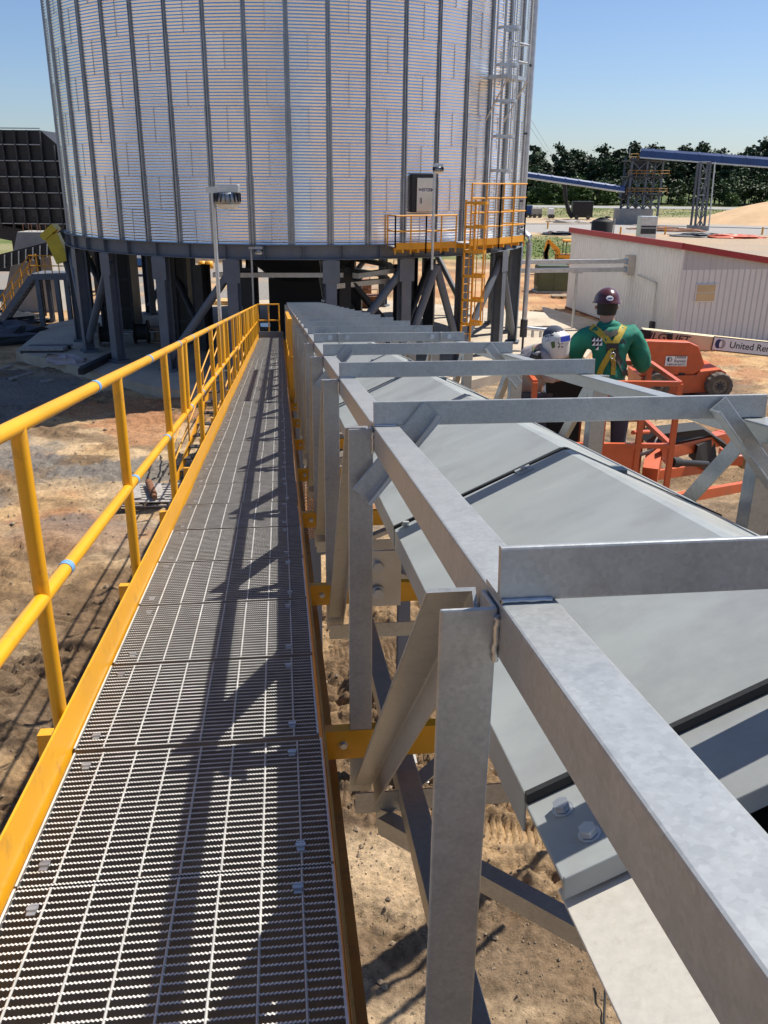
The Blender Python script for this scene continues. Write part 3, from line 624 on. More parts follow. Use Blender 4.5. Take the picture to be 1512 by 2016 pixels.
# inner columns, hopper and discharge machinery in the shade under the bin
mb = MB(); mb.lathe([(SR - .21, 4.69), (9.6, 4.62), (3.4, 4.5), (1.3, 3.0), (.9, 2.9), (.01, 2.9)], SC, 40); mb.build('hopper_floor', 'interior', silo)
mb = MB(); mb.ext((0, -6.2, PADZ), (0, -6.2, 4.0), Hp(.5, .5, .04, .04), up=V((0, 1, 0))); im = mb.mesh('inner_column', 'dark_steel')
for a in (-150, -105, -62, -36, -14, 22, 50, 80, 120, 160): link('inner_column', im, silo, (0, 0, 0), R(a))
for a, b_ in ((-62, -36), (22, 50), (80, 50), (-105, -62)): 
    mb = MB(); mb.tube(sp(R(a), 6.2, 3.8), sp(R(b_), 6.2, .8), .15, 10); mb.build('inner_brace', 'dark_steel', silo)
# access door with the maker's plate
ph = phi_at(833, SR + .1, 6.9)
DT = V((math.cos(ph), math.sin(ph), 0)); DN = V((math.sin(ph), -math.cos(ph), 0))
def dp(u, z, r=0): return SC + DN * (SR + r) + DT * u + V((0, 0, z))
def slab(mb, u0, u1, z0, z1, r0, r1): mb.plate([dp(u0, z0, r0), dp(u1, z0, r0), dp(u1, z1, r0), dp(u0, z1, r0)], DN * (r1 - r0))
mb = MB(); slab(mb, -.52, .52, 6.28, 7.58, -.05, .16); dr = mb.build('door_frame', 'black_steel', silo)
mb = MB(); slab(mb, -.33, .46, 6.30, 7.46, .161, .20); door = mb.build('access_door', 'stainless', silo, bevel=.01)
mb = MB(); slab(mb, -.26, .38, 6.98, 7.12, .2005, .206); mb.build('name_plate', 'sign_white', door)
text('WESTEEL', 'lettering', 'sign_black', silo, dp(.02, 7.05, .207), .15, DT, ZU, .002, .004, .25, 1.0)
mb = MB(); slab(mb, .30, .335, 7.02, 7.09, .207, .209); slab(mb, .335, .36, 7.06, 7.09, .207, .209); mb.build('emblem', 'sign_black', door)
mb = MB(); mb.path([dp(-.17, 6.78, .2), dp(-.17, 6.78, .24), dp(-.15, 6.6, .24), dp(-.15, 6.6, .2)], .014, 6); mb.build('handle', 'dark_steel', door)
# ------------------------------------------------------------------ yellow platform at the door
def railframe(mb_root, pts, hs_, zpost, r=.028, m='yellow_far', posts_=3):
    for (p, q) in zip(pts[:-1], pts[1:]):
        p = V(p); q = V(q)
        for h in hs_: mb = MB(); mb.path([p + ZU * h, q + ZU * h], r, 8); mb.build('rail', m, mb_root)
        for i in range(posts_):
            c = p.lerp(q, (i + .5 * (posts_ == 1)) / max(1, posts_ - 1)); mb = MB(); mb.ext(c + ZU * zpost, c + ZU * max(hs_), rect(-r, r, -r, r), up=V((0, 1, 0))); mb.build('post', m, mb_root)
pf = thing('door_platform', 'yellow railed platform below the silo access door', 'platform', sp(ph, SR + .5, 5.0))
phd = phi_at(837, SR + 1, 5.2); inn_ = [sp(phd - .1, SR + .1, 5.12), sp(phd, SR + .1, 5.12), sp(phd + .1, SR + .1, 5.12)]
pts = [sp(phi_at(778, SR + 1, 5.2), SR + 1.0, 5.12), sp(phd, SR + 1.05, 5.12), sp(phi_at(897, SR + 1, 5.2), SR + 1.0, 5.12)]
mb = MB(); mb.plate([inn_[0], inn_[1], inn_[2], pts[2], pts[1], pts[0]], ZU * .04); mb.build('deck', 'grating', pf)
for a_, b_ in ((0, 1), (1, 2)): mb = MB(); mb.ext(pts[a_] + ZU * .07, pts[b_] + ZU * .07, rect(-.012, .012, -.13, .10)); mb.build('toe_plate', 'yellow_far', pf)
railframe(pf, pts, (1.08, .56), -.22); railframe(pf, [inn_[0], pts[0]], (1.08, .56), 0, posts_=2)
for t in (.25, .75):
    for a_, b_ in ((0, 1), (1, 2)):
        c = pts[a_].lerp(pts[b_], t); ic = inn_[a_].lerp(inn_[b_], t); mb = MB(); mb.ext(c - ZU * .1, ic - ZU * .1, rect(-.04, .04, -.08, .08)); mb.build('bracket', 'yellow_far', pf)
# second taller platform at the ladder
ph2 = R(50.5)
p2 = thing('ladder_platform', 'taller yellow railed landing at the foot of the grey silo ladder', 'platform', sp(ph2, SR + .5, 5.1))
qa, qb, qc = phi_at(927, SR + 1.15, 6), phi_at(982, SR + 1.15, 6), phi_at(1034, SR + 1.1, 6); o2 = [sp(qa, SR + 1.15, 5.16), sp(qb, SR + 1.2, 5.16), sp(qc, SR + 1.1, 5.16)]; i2 = [sp(qa, SR + .12, 5.16), sp(qb, SR + .12, 5.16), sp(qc, SR + .12, 5.16)]
mb = MB(); mb.plate([*i2, *o2[::-1]], ZU * .04); mb.build('deck', 'grating', p2)
for a_, b_ in ((0, 1), (1, 2)): mb = MB(); mb.ext(o2[a_] + ZU * .09, o2[b_] + ZU * .09, rect(-.012, .012, -.14, .10)); mb.build('toe_plate', 'yellow_far', p2)
railframe(p2, o2, (2.12, 1.62, 1.12, .62), -.22); railframe(p2, [i2[2], o2[2]], (2.12, 1.12, .62), 0, posts_=2)
for t in (.2, .8):
    for a_, b_ in ((0, 1), (1, 2)):
        c = o2[a_].lerp(o2[b_], t); ic = i2[a_].lerp(i2[b_], t); mb = MB(); mb.ext(c - ZU * .1, ic - ZU * .1, rect(-.04, .04, -.08, .08)); mb.build('bracket', 'yellow_far', p2)
# caged ladders
def cage_ladder(name, label, phi, rad, z0, z1, zc, hoops, m, wd=.5, rr_=.36, bar=.025, mh=None):
    L_ = thing(name, label, 'ladder', sp(phi, rad, z0)); t = V((math.cos(phi), math.sin(phi), 0)); n_ = V((math.sin(phi), -math.cos(phi), 0)); c = sp(phi, rad, 0)
    for s_ in (-1, 1): mb = MB(); mb.ext(c + t * s_ * wd / 2 + ZU * z0, c + t * s_ * wd / 2 + ZU * z1, rect(-bar, bar, -.03, .03), up=n_); mb.build('stile', m, L_)
    z = z0 + .25
    while z < z1: mb = MB(); mb.tube(c - t * wd / 2 + ZU * z, c + t * wd / 2 + ZU * z, .016, 6); mb.build('rung', m, L_); z += .305
    hp = [t * (wd / 2 + .04)] + [t * (.40 * math.cos(a)) + n_ * (.15 + .62 * math.sin(a)) for a in [R(10 + 16 * i) for i in range(11)]] + [-t * (wd / 2 + .04)]
    for zh in hoops:
        mb = MB(); q = [c + x + ZU * zh for x in hp]
        for p_, q_ in zip(q[:-1], q[1:]): mb.ext(p_, q_, rect(-.006, .006, -.05, .05))
        mb.build('cage_hoop', mh or m, L_)
    for i in (2, 4, 6, 8, 10):
        x = hp[i]; mb = MB(); mb.ext(c + x * .99 + ZU * (zc - .05), c + x * .99 + ZU * max(hoops), rect(-.022, .022, -.005, .005), up=n_ if i == 6 else t); mb.build('cage_bar', m, L_)
    return L_
cage_ladder('yellow_ladder', 'yellow caged ladder from the pad up to the silo landing', phi_at(921, SR + 1.75, 4), SR + 1.75, .22, 6.75, 2.45, (2.45, 3.3, 4.15, 5.0, 5.85, 6.65), 'yellow_far', .46)
gl = cage_ladder('silo_ladder', 'grey galvanised caged ladder climbing the right side of the silo', phi_at(976, SR + .35, 9), SR + .35, 5.2, 22, 7.7, tuple(7.75 + 1.2 * i for i in range(12)), 'galv_plain', .5)
# grey rest landing high on the ladder
lp = thing('rest_landing', 'small grey steel rest landing high on the right of the silo', 'platform', sp(phi_at(1020, SR + .6, 10.9), SR + .6, 10.9))
la, lb = phi_at(1000, SR + 1, 10.9), phi_at(1038, SR + 1, 10.9)
q = [sp(la, SR + .15, 10.9), sp(lb, SR + .15, 10.9), sp(lb, SR + 1.0, 10.9), sp(la, SR + 1.0, 10.9)]
mb = MB(); mb.plate(q, ZU * .12); mb.build('deck', 'galv_plain', lp)
for i in (1, 2, 3): mb = MB(); mb.ext(q[i], q[i] + ZU * 1.2, rect(-.03, .03, -.03, .03), up=V((0, 1, 0))); mb.build('post', 'galv_plain', lp)
for a_, b_ in ((1, 2), (2, 3)):
    for h in (.6, 1.2): mb = MB(); mb.path([q[a_] + ZU * h, q[b_] + ZU * h], .025, 6); mb.build('rail', 'galv_plain', lp)
mb = MB(); mb.path([q[2], sp(lb, SR + .1, 9.5)], .03, 6); mb.build('strut', 'galv_plain', lp); mb = MB(); mb.path([q[3], sp(la, SR + .1, 9.5)], .03, 6); mb.build('strut', 'galv_plain', lp)
# downpipe
dpz = thing('fill_pipe', 'tall grey pipe running down the right edge of the silo to a manifold', 'pipe', sp(R(74), SR + .5, 0))
a_ = phi_at(1038, SR + .3, 9)
mb = MB(); P_ = sp(a_, SR + .30, 0); P2 = P_ + V((.28, -.6, 0))
mb.path([P_ + ZU * 24, P_ + ZU * 5.6], .11, 10); mb.build('pipe', 'galv_plain', dpz)
mb = MB(); mb.path([P_ + ZU * 5.6, P_ + ZU * 5.45, P2 + ZU * 5.2, P2 + ZU * 4.95, P2 + ZU * 1.7], .11, 10); mb.build('lower_pipe', 'galv_plain', dpz)
for z in (6.6, 9.2, 11.7): mb = MB(); mb.box(sp(a_, SR + .26, z), (.5, .12, .07), rz=a_); mb.build('pipe_clamp', 'dark_steel', dpz)
for z in (5.42, 4.9): mb = MB(); mb.lathe([(.14, -.05), (.14, .05)], (P_ if z > 5.4 else P2) + ZU * z, 10); mb.build('coupling', 'galv_plain', dpz)
mb = MB(); mb.path([P2 + ZU * 1.75, P2 + ZU * 1.0], .16, 10); mb.build('valve_body', 'dark_steel', dpz)
mb = MB(); mb.path([P2 + ZU * 1.0, P2 + ZU * .15], .05, 8); mb.build('pipe_foot', 'dark_steel', dpz)
mb = MB(); mb.path([P2 + ZU * 1.4, P2 + V((1.25, -.1, 1.3))], .09, 8); mb.build('manifold', 'galv_plain', dpz)
for i in range(3): c = P2 + V((.4 + .35 * i, -.05, 1.35)); mb = MB(); mb.path([c, c - ZU * .35], .06, 8); mb.build('outlet', 'galv_plain', dpz)
# ------------------------------------------------------------------ lamps on poles
def lamp(name, label, foot, top, arm, sc_, pole_r=.04, pm_='galv_plain'):
    L_ = thing(name, label, 'lamp', foot, 'pole lamps around the silo'); foot = V(foot); top = V(top); arm = V(arm)
    mb = MB(); mb.path([foot, top], pole_r, 10); mb.build('pole', pm_, L_)
    mb = MB(); mb.box(top + arm * .25, (abs(arm.x) * .9 + .12 * sc_, .1 * sc_, .12 * sc_)); mb.build('arm', pm_, L_)
    c = top + arm
    mb = MB(); mb.box(c + V((.03, 0, .04)) * sc_, (.42 * sc_, .26 * sc_, .16 * sc_)); mb.build('ballast_box', pm_, L_, bevel=.02 * sc_)
    mb = MB(); mb.lathe([(.0, .0), (.20 * sc_, .0), (.215 * sc_, -.05 * sc_), (.255 * sc_, -.20 * sc_), (.24 * sc_, -.21 * sc_), (.0, -.21 * sc_)], c - ZU * .03 * sc_, 24); body = mb.build('housing', 'silo_rib', L_)
    for i in range(16):
        a = 2 * math.pi * i / 16; mb = MB(); mb.box(c + V((math.sin(a) * .235 * sc_, -math.cos(a) * .235 * sc_, -.12 * sc_)), (.012 * sc_, .06 * sc_, .16 * sc_), rz=a); mb.build('fin', 'dark_steel', body)
    mb = MB(); mb.lathe([(.235 * sc_, -.24 * sc_), (.21 * sc_, -.29 * sc_), (.12 * sc_, -.33 * sc_), (.001, -.34 * sc_)], c, 24); mb.build('lens', 'lens', L_)
    return L_
LP_ = F(-.82, 12.55, -.12); lt = at(437, 374, LP_.y)
lo = lamp('pole_lamp', 'grey pole lamp clamped outside the yellow handrail in front of the silo', LP_, V((LP_.x, LP_.y, lt.z)), V((.19, 0, -.01)), .68, .026)
mb = MB(); mb.ext(F(-.85, 12.55, -.1), F(-.72, 12.55, -.1), rect(-.04, .04, -.05, .05)); mb.build('mounting_bracket', 'galv_plain', lo)
p_ = at(500, 488, 31.2); lamp('pole_lamp', 'small pole lamp at the front of the silo ring beam', V((p_.x - .1, 31.2, PADZ - .1)), V((p_.x - .1, 31.2, p_.z)), V((.25, 0, -.02)), .6, .035, 'silo_rib')
p_ = at(856, 326, 31.9); lamp('pole_lamp', 'pole lamp standing beside the silo access door', V((p_.x, 31.9, 4.4)), V((p_.x, 31.9, p_.z)), V((.12, 0, -.02)), .72, .045)
# ------------------------------------------------------------------ under the silo
def slabring(name, label, r0, z, a0, a1):
    mb = MB(); mb.lathe([(r0, z), (r0 + .12, z), (r0 + .12, z + .16), (r0, z + .16), (r0, z)], SC, 24, False, a0, a1); return mb
ct = thing('cable_tray', 'straight galvanised cable tray hung across the opening under the silo', 'cable tray', at(580, 541, 36))
a_, b_ = at(420, 541, 36), at(676, 541, 36)
mb = MB(); mb.ext(a_, b_, rect(-.15, .15, -.09, .09)); mb.build('tray', 'galv_plain', ct)
for t in (.1, .5, .9): c = a_.lerp(b_, t); mb = MB(); mb.path([c, c + ZU * (3.9 - c.z)], .015, 6); mb.build('hanger', 'dark_steel', ct)
ct = thing('cable_tray', 'curved galvanised cable trays stacked under the right of the silo', 'cable tray', at(740, 545, 38))
for yy, x0, x1 in ((541, 700, 775), (562, 650, 762)):
    p0, p1, p2, p3 = at(x0, yy - 12, 44), at(x1 - 12, yy - 8, 41), at(x1, yy, 38.5), at(x0, yy + 2, 36)
    z_ = p3.z; pts = [V((p.x, p.y, z_)) for p in (p0, p1, p2, p2.lerp(p3, .25), p3)]; mb = MB()
    for u, v in zip(pts[:-1], pts[1:]): mb.ext(u, v, rect(-.15, .15, -.1, .1))
    mb.build('tray', 'galv_plain', ct)
    c = pts[2]; mb = MB(); mb.path([c, V((c.x, c.y, 4.2))], .015, 6); mb.build('hanger', 'dark_steel', ct)
mc = thing('discharge_machine', 'dark discharge machinery on a frame deep under the silo', 'machine', V((-3.4, 43.5, PADZ)))
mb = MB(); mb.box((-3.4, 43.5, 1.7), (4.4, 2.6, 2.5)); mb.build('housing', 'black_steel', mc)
mb = MB(); mb.box((-3.4, 43.0, 3.3), (2.6, 2.0, .7)); mb.build('inlet', 'dark_steel', mc)
for x in (-5.2, -1.6): mb = MB(); mb.box((x, 43.5, 3.4), (.18, 2.2, 1.6)); mb.build('leg', 'dark_steel', mc)
mb = MB(); mb.tube((-2.0, 42.1, 1.6), (-2.0, 41.5, 1.6), .5, 16); mb.build('motor', 'dark_steel', mc)
for i, x in enumerate((641, 655)):
    p = at(x, 605, 34); q = at(x - 6, 567, 35.5)
    pp = thing('vertical_pipe', ('left' if i == 0 else 'right') + ' of two pale vertical pipes above the far truss end', 'pipe', V((p.x, 34, p.z)))
    mb = MB(); mb.path([V((p.x, 34.2, p.z - .3)), p.lerp(q, .5), q, q + V((-.1, .4, .3)), V((q.x - .1, 36.1, 4.3))], .07, 8); mb.build('pipe', 'galv_plain', pp)
    mb = MB(); mb.box(p.lerp(q, .35), (.26, .2, .06)); mb.build('clamp', 'galv_plain', pp)
for i, (x, Y, wd) in enumerate(((236, 43.5, 1.5), (350, 39.5, 1.0))):
    c = at(x, 560, Y); sh_ = thing('steel_shaft', ('dark steel shaft behind the left silo columns', 'narrow dark steel shaft behind the column left of the lamp')[i], 'shaft', (c.x, Y, PADZ)); mb = MB(); mb.box((c.x, Y, (PADZ + 4.5) / 2), (wd, wd, 4.5 - PADZ)); mb.build('casing', 'black_steel', sh_)
    for k in (-.5, 0, .5): mb = MB(); mb.ext((c.x + k * wd, Y - wd / 2 - .05, PADZ), (c.x + k * wd, Y - wd / 2 - .05, 4.45), rect(-.06, .06, -.05, .05), up=V((0, 1, 0))); mb.build('rib', 'dark_steel', sh_)
    for z in (1.4, 2.8): mb = MB(); mb.box((c.x, Y - wd / 2 - .03, z), (wd, .06, .12)); mb.build('band', 'dark_steel', sh_)
# water and bright sheets on the pad
for i, (x, y, rx, ry) in enumerate(((540, 640, 1.0, .8), (330, 648, 1.3, .9))):
    c = G(x, y, PADZ); mb = MB(); pts = [(c.x + rx * (1 + .25 * math.sin(3 * t + i)) * math.cos(t), c.y + ry * (1 + .2 * math.cos(2 * t)) * math.sin(t), PADZ + .006) for t in [2 * math.pi * k / 22 for k in range(22)]]
    mb.add(pts, [tuple(range(22))]); o = struct('puddle', mb, 'water')
def reel(label, c, r, wd, ax, m='wood'):
    L_ = thing('cable_reel', label, 'cable reel', c, 'cable reels under the silo'); c = V(c) + ZU * r; ax = V(ax).normalized()
    for s_ in (-1, 1): mb = MB(); mb.tube(c + ax * s_ * wd / 2, c + ax * s_ * (wd / 2 + .06), r, 24); mb.build('flange', m, L_)
    mb = MB(); mb.tube(c - ax * wd / 2, c + ax * wd / 2, r * .68, 20); mb.build('cable', 'black_rubber', L_)
    mb = MB(); mb.tube(c - ax * (wd / 2 + .5), c + ax * (wd / 2 + .5), .035, 8); mb.build('axle', 'galv_plain', L_)
g = G(217, 680, PADZ); reel('wooden cable reel behind the left silo column', (g.x, g.y, PADZ), .5, .75, (1, .15, 0), 'wood_grey')
g = G(281, 676, PADZ); reel('dark cable reel in the shade right of the wooden reel', (g.x, g.y, PADZ), .52, .5, (1, .1, 0), 'black_steel')
L_ = thing('cable_reel', 'brown wooden reel standing on end in the silo shade', 'cable reel', (G(312, 672, PADZ).x, G(312, 672, PADZ).y, PADZ), 'cable reels under the silo'); c = V(L_.location)
mb = MB(); mb.tube(c, c + ZU * .06, .5, 22); mb.build('flange', 'wood', L_); mb = MB(); mb.tube(c + ZU * .06, c + ZU * .6, .2, 14); mb.build('drum', 'wood', L_); mb = MB(); mb.tube(c + ZU * .6, c + ZU * .66, .5, 22); mb.build('flange', 'wood', L_)
# things lying on the pad edge
g = G(195, 722, PADZ); b_ = thing('steel_beam_stack', 'dark square steel tubes lying on the pad edge', 'steel tubes', (g.x, g.y, PADZ))
for i in range(2): p, q = G(160 + 3 * i, 738 - 4 * i, PADZ), G(222 + 4 * i, 706 - 2 * i, PADZ); mb = MB(); mb.ext(p + ZU * .12, q + ZU * .12, rect(-.11, .11, -.12, .12)); mb.build('tube', 'black_steel', b_, bevel=.01)
def heap(label, c, rx, ry, rz_, m, name, cat, seed, bits=None):
    rng = random.Random(seed); mb = MB(); n1, n2 = 14, 7; c = V(c); vs = []
    for j in range(n2):
        t = j / (n2 - 1) * math.pi / 2
        for i in range(n1):
            a = 2 * math.pi * i / n1; k = 1 + rng.uniform(-.22, .22); vs.append(c + V((rx * math.cos(a) * math.cos(t) * k, ry * math.sin(a) * math.cos(t) * k, rz_ * math.sin(t) * k - .03)))
    mb.add(vs, [(j * n1 + i, j * n1 + (i + 1) % n1, (j + 1) * n1 + (i + 1) % n1, (j + 1) * n1 + i) for j in range(n2 - 1) for i in range(n1)] + [tuple((n2 - 1) * n1 + i for i in range(n1))])
    L_ = thing(name, label, cat, c); mb.build('heap', m, L_)
    for i in range(bits or 0):
        a = rng.uniform(0, 6.28); p = c + V((rng.uniform(-rx, rx), rng.uniform(-ry, ry), rng.uniform(.05, rz_))); q = p + V((math.cos(a), math.sin(a), rng.uniform(-.1, .12))) * rng.uniform(.4, 1.2)
        mb = MB(); mb.ext(p, q, rect(-.05, .05, -.03, .03)); mb.build('scrap', rng.choice(['rust', 'wood_grey', 'dark_steel', 'wood']), L_)
    return L_
g = G(130, 712, PADZ); heap('crumpled grey and maroon bags on the pad edge', (g.x, g.y, PADZ), .75, .45, .3, 'cloth_pink', 'bag_pile', 'bags', 3, 4)
g = G(92, 690, PADZ); hp_ = thing('timber_stack', 'short stack of dark timbers near the pad corner', 'timber', (g.x, g.y, 0))
for i in range(8):
    p = V((g.x - .9 + .02 * i, g.y - .5 + .28 * (i % 4), .45 + .12 * (i // 4))); mb = MB(); mb.ext(p, p + V((1.7, .15, 0)), rect(-.11, .11, -.06, .06)); mb.build('plank', 'wood_grey' if i % 3 else 'dark_steel', hp_)
g = G(30, 668); heap('dark tarpaulin covered mound left of the silo', (g.x - .6, g.y, 0), 2.4, 2.0, .8, 'tarp', 'tarp_mound', 'tarpaulin', 8)
g = G(20, 640); heap('low black gravel heap below the yellow stair', (g.x - 1, g.y + 1.5, 0), 2.6, 1.6, .5, 'tarp', 'gravel_heap', 'gravel heap', 9)
for i in range(3):
    p = G(25 + 40 * i, 722 + 14 * i); q = G(-40 + 60 * i, 744 + 5 * i); mb = MB(); mb.ext(p + ZU * .05, q + ZU * .05, rect(-.05, .05, -.04, .04)); one('plank', mb, 'wood_grey', ('upper', 'middle', 'lower')[i] + ' loose plank on the shaded mud left of the pad', 'plank', group='loose planks')
# pallet with a rusty roller near the walkway
g = G(297, 985); pa = thing('pallet', 'weathered wooden pallet on the mud beside the walkway', 'pallet', (g.x, g.y, .0))
MT = Matrix.Rotation(.06, 3, 'Z'); c = V((g.x, g.y, 0))
for i in range(8): mb = MB(); mb.box(c + MT @ V((0, -.62 + .178 * i, .20)), (1.3, .11, .022), M=MT); mb.build('slat', 'wood_grey', pa)
for i in range(3): mb = MB(); mb.box(c + MT @ V((-.58 + .58 * i, 0, .14)), (.05, 1.35, .095), M=MT); mb.build('stringer', 'wood', pa)
for i in range(4): mb = MB(); mb.box(c + MT @ V((0, -.6 + .4 * i, .08)), (1.3, .1, .02), M=MT); mb.build('slat', 'wood_grey', pa)
ro = thing('idler_roller', 'rusty conveyor roller lying on the pallet', 'roller', c + ZU * .21); p = c + V((-.16, .5, .30)); q = c + V((.2, -.42, .30))
mb = MB(); mb.tube(p, q, .085, 16); mb.build('roller_tube', 'rust', ro); dv = (q - p).normalized(); mb = MB(); mb.tube(q, q + dv * .2, .06, 12); mb.build('shaft', 'rust', ro)
bd = thing('board', 'two pale boards lying slanted on the pallet', 'board', c + ZU * .21)
for k in (-.22, .33): mb = MB(); p = c + V((-.3 + k, .55, .235)); q = c + V((.05 + k, -.5, .235)); mb.ext(p, q, rect(-.1, .1, -.012, .012)); mb.build('plank', 'wood_grey', bd)
# yellow stair below the walkway
st = thing('access_stair', 'yellow railed stair on the ground beside the far walkway', 'stairs', G(405, 705))
a_, b_ = V((F(-2.5, 20.6, 0).x, 20.6, .05)), V((F(-1.45, 24.4, 0).x, 24.4, 2.4))
for s_ in (-.4, .4):
    o_ = V((s_, 0, 0)); mb = MB(); mb.ext(a_ + o_, b_ + o_, rect(-.02, .02, -.1, .1)); mb.build('stringer', 'yellow_far', st)
    for h in (1.0, .55): mb = MB(); mb.path([a_ + o_ + ZU * h, b_ + o_ + ZU * h], .022, 6); mb.build('rail', 'yellow_far', st)
    for t in (0, .33, .66, 1): p = a_.lerp(b_, t) + o_; mb = MB(); mb.path([p, p + ZU * 1.0], .022, 6); mb.build('post', 'yellow_far', st)
for i in range(11): p = a_.lerp(b_, (i + .5) / 11); mb = MB(); mb.box(p, (.8, .25, .03)); mb.build('tread', 'dark_steel', st)
# ------------------------------------------------------------------ left background: dark ribbed bin and its conveyor
BY = 58.0
bn = thing('steel_bin', 'black ribbed steel bin with a chamfered top behind the silo', 'bin', V((at(20, 400, BY).x, BY, 0)))
def bp_(x, y, Y=BY): return at(x, y, Y)
xL = at(-90, 300, BY).x; xR = at(128, 300, BY).x; zt = at(40, 256, BY).z; zb_ = at(40, 430, BY).z; xch = at(80, 262, BY).x; zch = at(118, 296, BY).z; xr = at(118, 296, BY).x
mb = MB(); mb.plate([(xL, BY, zb_), (xr + .6, BY, zb_ - .8), (xr + .6, BY, zch - .3), (xch, BY, zt), (xL, BY, zt)], (0, 5, 0)); mb.build('wall', 'black_steel', bn)
npx = 9; pw = (xr + .5 - xL) / npx; nz = 6; phh = (zt - zb_ + .4) / nz
for i in range(npx + 1):
    x = xL + pw * i; ztop = zt if x < xch else zt - (x - xch) / (xr - xch) * (zt - zch); mb = MB(); mb.box((x, BY - .12, (ztop + zb_ - .6) / 2), (.07, .24, ztop - zb_ + .6)); mb.build('rib', 'dark_steel', bn)
for j in range(nz + 1):
    z = zb_ + phh * j - .3; xe = xr + .5 if z < zch else xch; mb = MB(); mb.box(((xL + xe) / 2, BY - .1, z), (xe - xL, .2, .05)); mb.build('rib', 'silo_rib', bn)
mb = MB()
for i in range(npx):
    for j in range(nz - 1):
        x = xL + pw * (i + .72); z = zb_ + phh * (j + .35)
        if z < zch: m1 = MB(); m1.box((x, BY - .02, z), (pw * .42, .05, phh * .42)); m1.build('backing_plate', 'dark_steel', bn)
mb = MB(); mb.plate([(xL, BY + .2, zb_), (xR + 1.5, BY + .2, zb_ - 1.6), (xR + 1.5, BY + .2, zb_ - 2.4), (xL, BY + .2, zb_ - .9)], (0, 4, 0)); mb.build('hopper_edge', 'black_steel', bn)
for x in (xL + 2.6, xR - 1.7, xR + .8): mb = MB(); mb.ext((x, BY + 1.2, 0), (x, BY + 1.2, zb_ - .5), Hp(.4, .4, .03, .03), up=V((0, 1, 0))); mb.build('leg', 'black_steel', bn)
mb = MB(); mb.box(((xL + xR) / 2, BY + 1, zb_ - 3.2), (xR - xL + 2, .3, .35)); mb.build('brace', 'black_steel', bn)
# concrete footing with rebar
f_ = thing('concrete_footing', 'tapered concrete footing with rebar stubs in front of the black bin', 'footing', V((at(72, 480, 52).x, 52, 0)))
cx = at(72, 480, 52).x; z1 = at(72, 455, 52).z; mb = MB(); vs = [(cx - 2.1, 50.8, 0), (cx + 1.3, 50.8, 0), (cx + 1.3, 53.2, 0), (cx - 2.1, 53.2, 0), (cx - .7, 51.2, z1), (cx + .9, 51.2, z1), (cx + .9, 52.8, z1), (cx - .7, 52.8, z1)]
mb.add(vs, [(0, 1, 5, 4), (1, 2, 6, 5), (2, 3, 7, 6), (3, 0, 4, 7), (4, 5, 6, 7)]); mb.build('block', 'conc_grey', f_, bevel=.03)
for i in range(6): mb = MB(); p = V((cx - .5 + .24 * i, 51.6 + .2 * (i % 2), z1)); mb.path([p - ZU * .1, p + ZU * .45], .02, 5); mb.build('rebar', 'rust', f_)
# yellow stair, platform and belt conveyor on the left
SY = 46.0
sr_ = thing('stair_tower', 'grey steel platform with yellow rails and stair left of the silo', 'stairs', V((at(90, 540, SY).x, SY, 0)))
pz = at(90, 545, SY).z; x0, x1 = at(62, 545, SY).x, at(132, 545, SY).x
mb = MB(); mb.box(((x0 + x1) / 2, SY + .8, pz), (x1 - x0, 1.7, .3)); mb.build('deck', 'steel_paint', sr_)
for x in (x0 + .25, x1 - .6, x1 - .1):
    for y in (SY + .1, SY + 1.5): mb = MB(); mb.ext((x, y, 0), (x, y, pz - .15), Hp(.22, .22, .02, .02), up=V((0, 1, 0))); mb.build('leg', 'steel_paint', sr_)
a_ = V((at(-6, 632, SY).x, SY, .0)); b_ = V((x0, SY, pz))
for yy in (0, .9):
    mb = MB(); mb.ext(a_ + V((0, yy, 0)), b_ + V((0, yy, 0)), rect(-.03, .03, -.15, .15)); mb.build('stringer', 'steel_paint', sr_)
    for h in (1.05, .55): mb = MB(); mb.path([a_ + V((0, yy, h)), b_ + V((0, yy, h))], .03, 6); mb.build('rail', 'yellow_far', sr_)
    for t in (.0, .25, .5, .75, 1): p = a_.lerp(b_, t) + V((0, yy, 0)); mb = MB(); mb.path([p, p + ZU * 1.05], .03, 6); mb.build('post', 'yellow_far', sr_)
for i in range(13): p = a_.lerp(b_, (i + .5) / 13) + V((0, .45, 0)); mb = MB(); mb.box(p, (.27, .9, .04)); mb.build('tread', 'dark_steel', sr_)
for h in (1.05, .55): mb = MB(); mb.path([V((x0, SY, pz + h)), V((x1, SY, pz + h))], .03, 6); mb.build('rail', 'yellow_far', sr_)
for i in range(6): x = x0 + (x1 - x0) * i / 5; mb = MB(); mb.path([V((x, SY, pz)), V((x, SY, pz + 1.05))], .03, 6); mb.build('post', 'yellow_far', sr_)
cv = thing('belt_conveyor', 'dark belt conveyor frame rising left of the silo', 'conveyor', V((at(40, 520, 49).x, 49, 0)))
p, q = at(-60, 530, 49.5), at(105, 488, 49.5); mb = MB(); mb.ext(p, q, rect(-.5, .5, -.35, .35)); mb.build('frame', 'black_steel', cv)
for i in range(12): c = p.lerp(q, (i + .5) / 12); mb = MB(); mb.ext(c + V((0, -.52, -.4)), c + V((.1, -.52, .3)), rect(-.03, .03, -.05, .05), up=V((0, 1, 0))); mb.build('idler_bracket', 'galv_plain', cv)
for t in (.15, .8): c = p.lerp(q, t); mb = MB(); mb.ext((c.x, c.y, 0), c, Hp(.2, .2, .02, .02), up=V((0, 1, 0))); mb.build('leg', 'black_steel', cv)
ch = thing('yellow_chute', 'tilted yellow sheet metal chute at the left edge of the silo', 'chute', V((at(118, 490, 44).x, 44, 2)))
